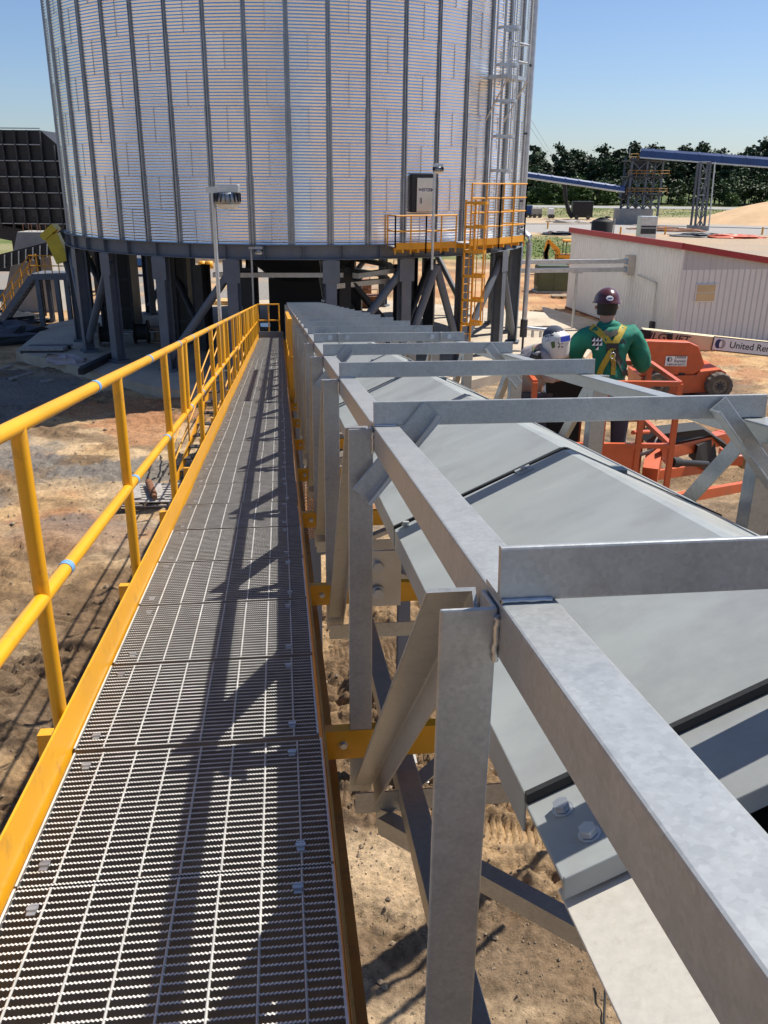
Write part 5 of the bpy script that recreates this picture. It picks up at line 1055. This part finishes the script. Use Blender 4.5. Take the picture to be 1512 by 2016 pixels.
mb = MB(); mb.box(p0 + V((0, .006, 0)), (2.56, .02, .52), M=mt); mb.build('sign_border', 'sign_black', sg)
text('United Rentals', 'lettering', 'sign_black', lift, p0 + bx * .30 + V((0, -.014, 0)), .34, bx, bu, .002, .003, 0, .95)
def logo(c, x, u, r, par):
    nrm_ = x.cross(u)
    for k, m in ((-1, 'sign_blue'), (1, 'conc_grey')):
        mb = MB(); pts = [V(c) + x * (r * .38 * k + r * .72 * math.cos(t)) + u * r * math.sin(t) + nrm_ * (.002 if k > 0 else .005) for t in [2 * math.pi * i / 20 for i in range(20)]]; mb.plate(pts, nrm_ * .002); mb.build('emblem', m, par)
    mb = MB(); pts = [V(c) + x * (r * .06 + r * .30 * math.cos(t)) + u * r * .72 * math.sin(t) + nrm_ * .008 for t in [2 * math.pi * i / 16 for i in range(16)]]; mb.plate(pts, nrm_ * .001); mb.build('emblem', 'sign_white', par)
logo(p0 - bx * 1.0 + V((0, -.014, 0)), bx, bu, .17, sg)
# hood plate
hc = at(1331, 711, LYY + .12); X_ = V((1, 0, 0)); 
mb = MB(); mb.box(hc, (.78, .02, .36)); hp2 = mb.build('hood_sign', 'sign_white', lift)
text('United\nRentals', 'lettering', 'sign_black', lift, hc + V((.14, -.013, .075)), .145, X_, ZU, .002, .0012, 0, 1.0)
text('1-800-UR-RENTS', 'lettering', 'sign_black', lift, hc + V((0, -.013, -.125)), .105, X_, ZU, .002, .001, .15, .9)
logo(hc + V((-.24, -.012, .06)), X_, ZU, .085, hp2)
# riser out of frame, back to the jib
kn = at(1640, 905, 10.2)
mb = MB(); mb.ext(pb1, kn + V((.9, 1.0, .1)), rect(-.16, .16, -.18, .18)); mb.build('upper_boom', 'cream', lift)
j0, j1 = at(1290, 893, 7.9), at(1420, 862, 8.7)
mb = MB(); mb.ext(j0, j1, rect(-.06, .06, -.065, .065)); mb.build('jib_arm', 'orange', lift, bevel=.006)
mb = MB(); mb.ext(j1 + V((-.02, 0, 0)), kn + V((.9, 1.0, .1)), rect(-.06, .06, -.07, .07)); mb.build('jib_link', 'orange', lift)
mb = MB(); mb.plate([at(1271, 870, 7.75), at(1290, 856, 7.75), at(1385, 845, 8.3), at(1423, 866, 8.6), at(1436, 880, 8.6), at(1425, 884, 8.6), at(1400, 858, 8.4), at(1290, 878, 7.8)], (0, .28, 0)); mb.build('hose_cover', 'black_rubber', lift)
mb = MB(); mb.plate([at(1374, 878, 8.2), at(1406, 862, 8.5), at(1412, 905, 8.5), at(1390, 928, 8.4), at(1368, 910, 8.2)], (0, .2, 0)); mb.build('pivot_bracket', 'black_rubber', lift)
lo0, lo1 = at(1272, 937, 7.7), at(1425, 916, 8.8)
for o_ in (V((0, 0, 0)), V((.16, -.35, -.10))): mb = MB(); mb.ext(lo0 + o_, lo1 + o_, rect(-.03, .03, -.05, .05)); mb.build('parallel_link', 'orange', lift, bevel=.005)
mb = MB(); mb.plate([at(1304, 876, 7.72), at(1322, 872, 7.75), at(1320, 900, 7.75), at(1310, 914, 7.75), at(1303, 905, 7.72)], (0, .06, 0)); mb.build('lug_plate', 'orange', lift)
c0, c1 = at(1311, 909, 7.7), at(1392, 914, 8.2); mb = MB(); mb.tube(c0, c0.lerp(c1, .3), .016, 10); mb.build('piston_rod', 'galv_plain', lift); mb = MB(); mb.tube(c0.lerp(c1, .12), c1, .032, 14); mb.build('cylinder', 'black_steel', lift); mb = MB(); mb.tube(c0.lerp(c1, .12), c0.lerp(c1, .28), .05, 14); mb.build('cylinder_gland', 'black_rubber', lift)
for x0_, y0_, x1_, y1_, m in ((1436, 897, 1464, 918, 'orange'), (1462, 898, 1488, 924, 'leather')): p, q = at(x0_, y0_, 11), at(x1_, y1_, 11); mb = MB(); mb.box((p + q) / 2 + V((0, .2, 0)), (abs(q.x - p.x), .4, abs(p.z - q.z))); mb.build('boom_head', m, lift, bevel=.02)
mb = MB(); mb.ext(at(1463, 908, 11.2), kn + V((.9, 1.0, .1)), rect(-.1, .1, -.12, .12)); mb.build('boom_head_link', 'orange', lift)
for i in range(6):
    mb = MB(); y = 858 + i * 5.5; mb.path([at(1296 - i, 858 + 1.5 * i, 7.72), at(1288 + 2 - i, 868 + 2 * i, 7.66), at(1286 - 3 * i * .6, 884 + 1.5 * i, 7.64), at(1264 - 1.5 * i, 892 + 1.3 * i, 7.62), at(1248, 893 + i, 7.62)], .0085, 6); mb.build('hydraulic_hose', 'black_rubber' if i % 2 else 'conc_grey', lift)
# basket
BX0, BX1, BY0, BY1, BZ = 1.25, 2.46, 7.12, 8.0, 4.75
bk = MB(); bk.box(((BX0 + BX1) / 2, (BY0 + BY1) / 2, BZ - .02), (BX1 - BX0, BY1 - BY0, .04)); bkt = bk.build('basket_floor', 'dark_steel', lift)
TR_ = 5.83; MR_ = 5.29
for z in (TR_, MR_):
    for a_, b_ in (((BX0, BY0), (BX1, BY0)), ((BX1, BY0), (BX1, BY1)), ((BX1, BY1), (BX0, BY1)), ((BX0, BY1), (BX0, BY0))):
        if z == TR_ and a_ == (BX0, BY0): a_ = (1.85, BY0)
        mb = MB(); mb.ext((*a_, z), (*b_, z), rect(-.02, .02, -.02, .02)); mb.build('basket_rail', 'orange', lift)
for x, y in ((BX0, BY0), (1.85, BY0), (2.17, BY0), (BX1, BY0), (BX1, BY1), (1.85, BY1), (BX0, BY1)): mb = MB(); mb.ext((x, y, BZ), (x, y, TR_), rect(-.022, .022, -.022, .022), up=V((0, 1, 0))); mb.build('basket_post', 'orange', lift)
mb = MB(); mb.box(((1.85 + 2.18) / 2, BY0, (BZ + MR_) / 2), (.33, .012, MR_ - BZ)); mb.build('basket_panel', 'orange', lift)
mb = MB(); mb.box((BX0 + .3, BY1 - .05, 5.3), (.58, .05, .75)); mb.build('basket_guard', 'black_rubber', lift)
mb = MB(); mb.path([V((2.12, BY0 + .02, 5.40)), V((2.34, BY0 + .3, 5.33))], .02, 6); mb.build('basket_brace', 'orange', lift)
mb = MB(); mb.ext(V((BX1, 7.6, BZ + .1)), j0, rect(-.07, .07, -.1, .1)); mb.build('basket_mount', 'orange', lift)
# ------------------------------------------------------------------ people
from mathutils.bvhtree import BVHTree
def skin(name, nodes, edges, root, m, parent, sub=2):
    names = list(nodes); idx = {k: i for i, k in enumerate(names)}; me = bpy.data.meshes.new(name); me.from_pydata([tuple(V(nodes[k][0])) for k in names], [(idx[a], idx[b]) for a, b in edges], [])
    o = bpy.data.objects.new('tmp', me); COL.objects.link(o); md = o.modifiers.new('s', 'SKIN'); md.branch_smoothing = .4; sb_ = o.modifiers.new('u', 'SUBSURF'); sb_.levels = sub; sb_.render_levels = sub
    for k in names:
        r = nodes[k][1]; r = r if isinstance(r, tuple) else (r, r); me.skin_vertices[0].data[idx[k]].radius = r; me.skin_vertices[0].data[idx[k]].use_root = (k == root)
    dg = bpy.context.evaluated_depsgraph_get(); dg.update(); nm = bpy.data.meshes.new_from_object(o.evaluated_get(dg)); bpy.data.objects.remove(o)
    tree = BVHTree.FromPolygons([v.co.copy() for v in nm.vertices], [tuple(p.vertices) for p in nm.polygons])
    for p in nm.polygons: p.use_smooth = True
    nm.materials.clear(); nm.materials.append(M[m]); nm.name = name; nm.transform(Matrix.Translation(-V(rootloc(parent)))); return link(name, nm, parent), tree
def surf(tree, x, y, off=.006):
    d_ = pray(x, y); h = tree.ray_cast(CAMP, d_); return (h[0] - d_ * off) if h[0] else None
def strap(tree, pts, wd, m, name, parent, off=.008):
    P_ = []
    for (x0, y0), (x1, y1) in zip(pts[:-1], pts[1:]):
        for t in range(5): P_.append((x0 + (x1 - x0) * t / 5, y0 + (y1 - y0) * t / 5))
    P_.append(pts[-1]); L = []; Rr = []
    for i, (x, y) in enumerate(P_):
        a = P_[max(0, i - 1)]; b = P_[min(len(P_) - 1, i + 1)]; dx, dy = b[0] - a[0], b[1] - a[1]; n_ = math.hypot(dx, dy); ox, oy = -dy / n_ * wd / 2, dx / n_ * wd / 2
        q = surf(tree, x + ox, y + oy, off), surf(tree, x - ox, y - oy, off), surf(tree, x, y, off)
        if q[2] is None: continue
        dep = q[2].y; l_ = q[0] if q[0] else at(x + ox, y + oy, dep); r_ = q[1] if q[1] else at(x - ox, y - oy, dep); L.append(l_); Rr.append(r_)
    if len(L) < 2: return
    mb = MB(); k = len(L); tw_ = V((0, .006, 0)); vs = L + Rr + [p + tw_ for p in L] + [p + tw_ for p in Rr]
    fs = []
    for i in range(k - 1): fs += [(i, i + 1, k + i + 1, k + i), (2 * k + i, 3 * k + i, 3 * k + i + 1, 2 * k + i + 1), (i, 2 * k + i, 2 * k + i + 1, i + 1), (k + i, k + i + 1, 3 * k + i + 1, 3 * k + i)]
    mb.add(vs, fs); mb.build(name, m, parent)
def fingers(nodes, edges, wrist, dirv, side, palm, pref):
    d_ = V(dirv).normalized(); s_ = V(side).normalized(); pn = d_.cross(s_).normalized()
    nodes[pref + 'palm'] = (V(wrist) + d_ * .07, (.022, .038)); edges.append((palm, pref + 'palm'))
    for i, (o_, ln) in enumerate(((-.03, .07), (-.01, .085), (.01, .08), (.03, .062))):
        b0 = V(wrist) + d_ * .10 + s_ * o_; k = pref + f'f{i}'; nodes[k + 'a'] = (b0, .0095); nodes[k + 'b'] = (b0 + d_ * ln * .5 + pn * .012, .0088); nodes[k + 'c'] = (b0 + d_ * ln * .75 + pn * .045, .0075)
        edges += [(pref + 'palm', k + 'a'), (k + 'a', k + 'b'), (k + 'b', k + 'c')]
    t0_ = V(wrist) + d_ * .045 - s_ * .042; nodes[pref + 't1'] = (t0_, .011); nodes[pref + 't2'] = (t0_ + d_ * .045 - s_ * .015 + pn * .02, .0095); edges += [(pref + 'palm', pref + 't1'), (pref + 't1', pref + 't2')]
def dome(c, upv, fw, rx, ry, rz, n=24, m=8, brim=0, brimf=0):
    mb = MB(); upv = V(upv).normalized(); fw = V(fw); fw = (fw - upv * fw.dot(upv)).normalized(); s_ = fw.cross(upv); vs = []
    rows = [(math.cos(t), math.sin(t)) for t in [math.pi / 2 * i / m for i in range(m)]]
    for cr, sr2 in rows:
        for i in range(n):
            a = 2 * math.pi * i / n; ridge = 1 + .03 * max(0, math.cos(a * 2)) * sr2; vs.append(V(c) + s_ * rx * cr * math.sin(a) + fw * ry * cr * math.cos(a) + upv * rz * sr2 * ridge)
    top = len(vs); vs.append(V(c) + upv * rz)
    fs = [(j * n + i, j * n + (i + 1) % n, (j + 1) * n + (i + 1) % n, (j + 1) * n + i) for j in range(m - 1) for i in range(n)] + [((m - 1) * n + i, (m - 1) * n + (i + 1) % n, top) for i in range(n)]
    if brim:
        b = len(vs)
        for i in range(n): a = 2 * math.pi * i / n; k = brim + brimf * max(0, math.cos(a)) ** 2; vs.append(V(c) + s_ * (rx + brim) * math.sin(a) + fw * (ry + k) * math.cos(a) - upv * .012)
        for i in range(n): a = 2 * math.pi * i / n; vs.append(vs[b + i] - upv * .006)
        fs += [(i, (i + 1) % n, b + (i + 1) % n, b + i) for i in range(n)] + [(b + i, b + (i + 1) % n, b + n + (i + 1) % n, b + n + i) for i in range(n)]
    mb.add(vs, fs, True); return mb
# worker in the green jacket, back to the camera
W1 = thing('person', 'worker in green jacket, yellow harness and maroon hard hat standing in the lift basket', 'person', V((2.0, 7.62, BZ)))
hd = at(1194, 606, 7.66); nk = at(1196, 629, 7.63); chs = at(1198, 664, 7.60); sp1 = at(1200, 715, 7.58); pv = V((at(1203, 770, 7.56).x, 7.56, BZ + .93))
sl_, sr2 = at(1148, 658, 7.60), at(1246, 656, 7.60); el, er = at(1124, 706, 7.68), at(1264, 712, 7.68); wl_, wr_ = at(1125, 722, 8.0), at(1262, 722, 7.98)
n1 = {'pelvis': (pv, (.15, .12)), 'spine': (sp1, (.14, .105)), 'chest': (chs, (.15, .11)), 'neck': (nk, .055), 'head': (hd, (.078, .095)), 'crown': (hd + V((0, .02, .10)), (.075, .09)), 'sl': (sl_, .062), 'el': (el, .047), 'wl': (wl_, .034), 'sr': (sr2, .062), 'er': (er, .047), 'wr': (wr_, .034)}
e1 = [('pelvis', 'spine'), ('spine', 'chest'), ('chest', 'neck'), ('neck', 'head'), ('head', 'crown'), ('chest', 'sl'), ('sl', 'el'), ('el', 'wl'), ('chest', 'sr'), ('sr', 'er'), ('er', 'wr')]
for s_, nm in ((-1, 'l'), (1, 'r')):
    n1['hip' + nm] = (pv + V((s_ * .10, 0, -.06)), .09); n1['kn' + nm] = (V((pv.x + s_ * .12, 7.60, BZ + .48)), .058); n1['an' + nm] = (V((pv.x + s_ * .13, 7.56, BZ + .08)), .042); n1['toe' + nm] = (V((pv.x + s_ * .14, 7.74, BZ + .04)), .035)
    e1 += [('pelvis', 'hip' + nm), ('hip' + nm, 'kn' + nm), ('kn' + nm, 'an' + nm), ('an' + nm, 'toe' + nm)]
fingers(n1, e1, wl_, V((.2, 1, -.2)), V((1, 0, 0)), 'wl', 'L'); fingers(n1, e1, wr_, V((-.2, 1, -.2)), V((-1, 0, 0)), 'wr', 'R')
skin('body', n1, e1, 'pelvis', 'skin', W1)
J = {'hem': (pv + V((0, 0, .02)), (.19, .15)), 'waist': (sp1 + V((0, 0, -.05)), (.225, .15)), 'spine': (sp1 + V((0, 0, .08)), (.235, .15)), 'chest': (chs + V((0, 0, -.01)), (.215, .15)), 'yoke': (chs.lerp(nk, .5), (.16, .115)), 'collar': (nk + V((0, 0, .005)), (.088, .08)), 'sl': (sl_, .105), 'ml': (sl_.lerp(el, .5), .10), 'el': (el, .092), 'wl': (wl_ + V((0, -.05, 0)), .065), 'sr': (sr2, .105), 'mr': (sr2.lerp(er, .5), .10), 'er': (er, .092), 'wr': (wr_ + V((0, -.05, 0)), .055)}
jk, jt = skin('jacket', J, [('hem', 'waist'), ('waist', 'spine'), ('spine', 'chest'), ('chest', 'yoke'), ('yoke', 'collar'), ('chest', 'sl'), ('sl', 'ml'), ('ml', 'el'), ('el', 'wl'), ('chest', 'sr'), ('sr', 'mr'), ('mr', 'er'), ('er', 'wr')], 'hem', 'jacket', W1, 3)
dm = jk.modifiers.new('folds', 'DISPLACE'); tx = bpy.data.textures.new('folds', 'CLOUDS'); tx.noise_scale = .09; tx.noise_depth = 2; dm.texture = tx; dm.strength = .045; dm.mid_level = .5; dm.texture_coords = 'LOCAL'
skin('trousers', {'p': (pv, (.165, .13)), 'hl': (n1['hipl'][0], .105), 'kl': (n1['knl'][0], .075), 'al': (n1['anl'][0], .062), 'hr': (n1['hipr'][0], .105), 'kr': (n1['knr'][0], .075), 'ar': (n1['anr'][0], .062)}, [('p', 'hl'), ('hl', 'kl'), ('kl', 'al'), ('p', 'hr'), ('hr', 'kr'), ('kr', 'ar')], 'p', 'jeans', W1)
for nm in 'lr': skin('boot', {'a': (n1['an' + nm][0] + ZU * .05, .056), 'h': (n1['an' + nm][0] + V((0, 0, -.035)), .05), 't': (n1['toe' + nm][0], .045)}, [('a', 'h'), ('h', 't')], 'a', 'leather', W1, 1)
hu = V((.02, .12, 1)); hf = V((0, 1, -.1))
hat_ = dome(hd + V((0, .0, .055)), hu, hf, .112, .135, .118, brim=.012, brimf=.035).build('hard_hat', 'hat', W1)
mb = MB(); mb.lathe([(.085, -.075), (.092, -.02), (.094, .03)], hd + V((0, -.002, .02)), 18, a0=-1.3, a1=1.3); mb.build('hair', 'hair', W1)
for s_ in (-1, 1): skin('ear', {'a': (hd + V((s_ * .088, .0, .02)), .016), 'b': (hd + V((s_ * .096, -.008, -.012)), .012)}, [('a', 'b')], 'a', 'skin', W1, 1)
skin('nose', {'a': (hd + V((0, .095, .03)), .012), 'b': (hd + V((0, .112, -.005)), .016)}, [('a', 'b')], 'a', 'skin', W1, 1)
ov = at(1191, 596, 7.5); ofs = MB(); pts = [hd + V((-.012, -.131, .098)) + V((.030 * math.cos(t), .012 * math.sin(t), .020 * math.sin(t))) for t in [2 * math.pi * i / 18 for i in range(18)]]; ofs.plate(pts, (0, -.003, 0)); ofs.build('hat_sticker', 'sign_white', hat_)
mb = MB(); mb.box(hd + V((-.012, -.1355, .099)), (.042, .003, .010)); mb.build('sticker_print', 'sign_blue', hat_)
strap(jt, [(1160, 640), (1178, 652), (1196, 670), (1209, 690)], 13, 'harness', 'harness_strap', W1); strap(jt, [(1231, 637), (1222, 655), (1213, 672), (1203, 692)], 13, 'harness', 'harness_strap', W1)
strap(jt, [(1190, 652), (1202, 660), (1216, 652)], 9, 'harness_dark', 'harness_pad', W1, .012); strap(jt, [(1206, 676), (1206, 700)], 24, 'harness_dark', 'harness_pad', W1, .014)
strap(jt, [(1203, 692), (1194, 708), (1186, 722), (1180, 738)], 11, 'harness', 'harness_strap', W1, .016); strap(jt, [(1209, 690), (1218, 708), (1227, 724), (1232, 740)], 11, 'harness_dark', 'harness_strap', W1, .016); strap(jt, [(1206, 698), (1208, 716), (1207, 738)], 9, 'harness', 'lanyard', W1, .022)
c = surf(jt, 1206, 700, .03)
if c: mb = MB(); mb.path([c + V((.022 * math.cos(t), -.004, .026 * math.sin(t))) for t in [2 * math.pi * i / 14 for i in range(14)]], .004, 6, True); mb.build('d_ring', 'galv_plain', W1)
c = surf(jt, 1208, 716, .034)
if c: mb = MB(); mb.path([c + V((.014 * math.cos(t), -.002, .03 * math.sin(t))) for t in [2 * math.pi * i / 12 for i in range(12)]], .005, 6, True); mb.build('snap_hook', 'leather', W1)
# printed triangles on the back
def decal(tree, pts, m, name, parent, off=.007):
    q = [surf(tree, x, y, off) for x, y in pts]
    if all(q): mb = MB(); mb.plate(q, (0, .004, 0)); mb.build(name, m, parent)
for r_ in range(3):
    for c_ in range(3):
        if r_ + c_ > 3 or (r_ == 2 and c_ == 0): continue
        x, y = 1165 + 7 * c_, 664 + 8.5 * r_; decal(jt, [(x, y), (x + 6.6, y), (x + 6.6, y + 8), (x, y + 8)], 'sign_black', 'print', jk, .0065); decal(jt, [(x, y + 8), (x + 6.6, y + .5), (x + 6.6, y + 8)], 'sign_white', 'print', jk, .009)
for pts in (([(1219, 667), (1222, 667), (1226, 678), (1223, 678)]), ([(1226, 667), (1229, 667), (1226, 678), (1223, 678)]), ([(1226, 667), (1229, 667), (1233, 678), (1230, 678)])): decal(jt, pts, 'sign_black', 'print', jk)
# welder bending over with the hood up
W2 = thing('person', 'welder in grey shirt bending over with a stickered white welding hood in the basket', 'person', V((1.55, 7.8, BZ)))
pv2 = V((at(1048, 760, 7.7).x, 7.7, BZ + .86)); ch2 = at(1058, 694, 7.62); nk2 = at(1076, 684, 7.56); hd2 = at(1092, 682, 7.52); sL, sR = at(1040, 690, 7.78), at(1066, 700, 7.42); eL, eR = at(1052, 728, 7.75), at(1082, 745, 7.36); wL, wR = at(1092, 740, 7.75), at(1110, 742, 7.42)
n2 = {'pelvis': (pv2, (.14, .12)), 'spine': (pv2.lerp(ch2, .5) + V((-.03, 0, .02)), (.13, .11)), 'chest': (ch2, (.14, .115)), 'neck': (nk2, .055), 'head': (hd2, (.085, .085)), 'chin': (hd2 + V((.04, 0, -.07)), .055), 'sl': (sL, .06), 'el': (eL, .046), 'wl': (wL, .034), 'sr': (sR, .06), 'er': (eR, .046), 'wr': (wR, .034)}
e2 = [('pelvis', 'spine'), ('spine', 'chest'), ('chest', 'neck'), ('neck', 'head'), ('head', 'chin'), ('chest', 'sl'), ('sl', 'el'), ('el', 'wl'), ('chest', 'sr'), ('sr', 'er'), ('er', 'wr')]
for s_, nm in ((-1, 'l'), (1, 'r')):
    n2['hip' + nm] = (pv2 + V((0, -s_ * .10, -.06)), .09); n2['kn' + nm] = (V((pv2.x + .08, 7.7 - s_ * .12, BZ + .46)), .058); n2['an' + nm] = (V((pv2.x, 7.7 - s_ * .13, BZ + .08)), .042); n2['toe' + nm] = (V((pv2.x + .18, 7.7 - s_ * .14, BZ + .04)), .035)
    e2 += [('pelvis', 'hip' + nm), ('hip' + nm, 'kn' + nm), ('kn' + nm, 'an' + nm), ('an' + nm, 'toe' + nm)]
fingers(n2, e2, wL, V((1, -.2, -.2)), V((0, 1, 0)), 'wl', 'L'); fingers(n2, e2, wR, V((1, .2, -.2)), V((0, -1, 0)), 'wr', 'R')
skin('body', n2, e2, 'pelvis', 'skin', W2)
J2 = {'hem': (pv2, (.16, .135)), 'spine': (n2['spine'][0], (.16, .135)), 'chest': (ch2, (.17, .14)), 'collar': (nk2, .075), 'sl': (sL, .082), 'el': (eL, .065), 'wl': (wL - V((.05, 0, 0)), .05), 'sr': (sR, .082), 'er': (eR, .065), 'wr': (wR - V((.05, 0, 0)), .05)}
sh, stt = skin('shirt', J2, [('hem', 'spine'), ('spine', 'chest'), ('chest', 'collar'), ('chest', 'sl'), ('sl', 'el'), ('el', 'wl'), ('chest', 'sr'), ('sr', 'er'), ('er', 'wr')], 'hem', 'shirt_grey', W2, 3)
dm = sh.modifiers.new('folds', 'DISPLACE'); dm.texture = tx; dm.strength = .025; dm.texture_coords = 'LOCAL'
skin('trousers', {'p': (pv2, (.155, .13)), 'hl': (n2['hipl'][0], .105), 'kl': (n2['knl'][0], .075), 'al': (n2['anl'][0], .062), 'hr': (n2['hipr'][0], .105), 'kr': (n2['knr'][0], .075), 'ar': (n2['anr'][0], .062)}, [('p', 'hl'), ('hl', 'kl'), ('kl', 'al'), ('p', 'hr'), ('hr', 'kr'), ('kr', 'ar')], 'p', 'jeans', W2)
for nm in 'lr': skin('boot', {'a': (n2['an' + nm][0] + ZU * .05, .056), 'h': (n2['an' + nm][0] + V((0, 0, -.035)), .05), 't': (n2['toe' + nm][0], .045)}, [('a', 'h'), ('h', 't')], 'a', 'leather', W2, 1)
strap(stt, [(1052, 668), (1056, 684), (1060, 704), (1062, 720)], 12, 'harness_dark', 'harness_strap', W2); strap(stt, [(1044, 700), (1058, 706), (1072, 714)], 9, 'harness_dark', 'harness_strap', W2); strap(stt, [(1049, 672), (1052, 690)], 5, 'grass', 'harness_webbing', W2, .014)
# welding hood: rounded shell, open at the back, lens window up front
hc2 = at(1094, 674, 7.50); fwv = V((.45, -.85, .15)).normalized(); upv = V((-.15, .1, 1)).normalized(); sv = fwv.cross(upv).normalized(); upv = sv.cross(fwv)
mb = MB(); vs = []; R_, C_ = 9, 13
for j in range(R_):
    t = j / (R_ - 1)
    for i in range(C_):
        a = R(-118 + 236 * i / (C_ - 1)); wdt = .118 - .03 * max(0, t - .55) - .055 * max(0, .28 - t) * 3; dep = .128 - .055 * max(0, t - .5) - .06 * max(0, .25 - t) * 4
        vs.append(hc2 + sv * wdt * math.sin(a) + fwv * dep * math.cos(a) + upv * (.105 - .24 * t))
vs.append(hc2 + upv * .128); top = len(vs) - 1
fs = [(j * C_ + i, j * C_ + i + 1, (j + 1) * C_ + i + 1, (j + 1) * C_ + i) for j in range(R_ - 1) for i in range(C_ - 1)] + [(i, i + 1, top) for i in range(C_ - 1)]
mb.add(vs, fs, True); wh = mb.build('welding_hood', 'hood_white', W2); sm_ = wh.modifiers.new('t', 'SOLIDIFY'); sm_.thickness = .005
mtw = Matrix((sv, fwv, upv)).transposed()
mb = MB(); mb.box(hc2 + fwv * .124 + upv * .03, (.115, .02, .062), M=mtw); fr = mb.build('lens_frame', 'sign_white', wh, bevel=.004); mb = MB(); mb.box(hc2 + fwv * .1345 + upv * .03, (.098, .006, .043), M=mtw); mb.build('lens', 'lens_blue', fr)
wt = BVHTree.FromPolygons([V(v) for v in vs], fs)
for pts, m in (([(1073, 662), (1080, 660), (1081, 670), (1074, 673)], 'sign_black'), ([(1084, 674), (1092, 672), (1093, 684), (1087, 686)], 'leaf_green'), ([(1098, 675), (1100, 674), (1109, 684), (1107, 685)], 'sign_black'), ([(1107, 674), (1109, 675), (1100, 685), (1098, 684)], 'sign_black'), ([(1082, 656), (1088, 655), (1088, 657), (1082, 658)], 'sign_black'), ([(1083, 660), (1090, 659), (1090, 661), (1083, 662)], 'sign_black'), ([(1096, 648), (1104, 650), (1103, 653), (1096, 651)], 'hat')): decal(wt, pts, m, 'sticker', wh, .004)
dome(hc2 - fwv * .015 + upv * .055, upv, fwv, .095, .105, .09).build('skull_cap', 'jeans', W2)
bibm = MB(); bibm.plate([hc2 + sv * x + fwv * .085 + upv * z for x, z in ((-.07, -.13), (.07, -.13), (.085, -.25), (.0, -.29), (-.085, -.25))], -fwv * .012); bibm.build('leather_bib', 'leather', W2, bevel=.004)
# ------------------------------------------------------------------ last small things
p0 = G(1200, 1890); cb_ = MB(); cb_.path([G(1206, 1880, .35), G(1192, 1935, .2), G(1190, 1985, .1), G(1188, 2040, .06), G(1170, 2200, .05)], .012, 6); one('cable', cb_, 'black_rubber', 'thin black cable hanging down to the sand at the bottom right', 'cable')
bg_ = G(822, 1548); mb = MB(); mb.plate([bg_ + V((x, y, .06 + z)) for x, y, z in ((-.14, -.05, 0), (-.02, -.1, .04), (.15, -.02, .01), (.1, .12, .05), (-.05, .1, .02), (-.12, .06, .05))], (0, 0, .012)); one('plastic_bag', mb, 'sign_white', 'scrap of clear white plastic on the mud under the truss', 'plastic scrap')
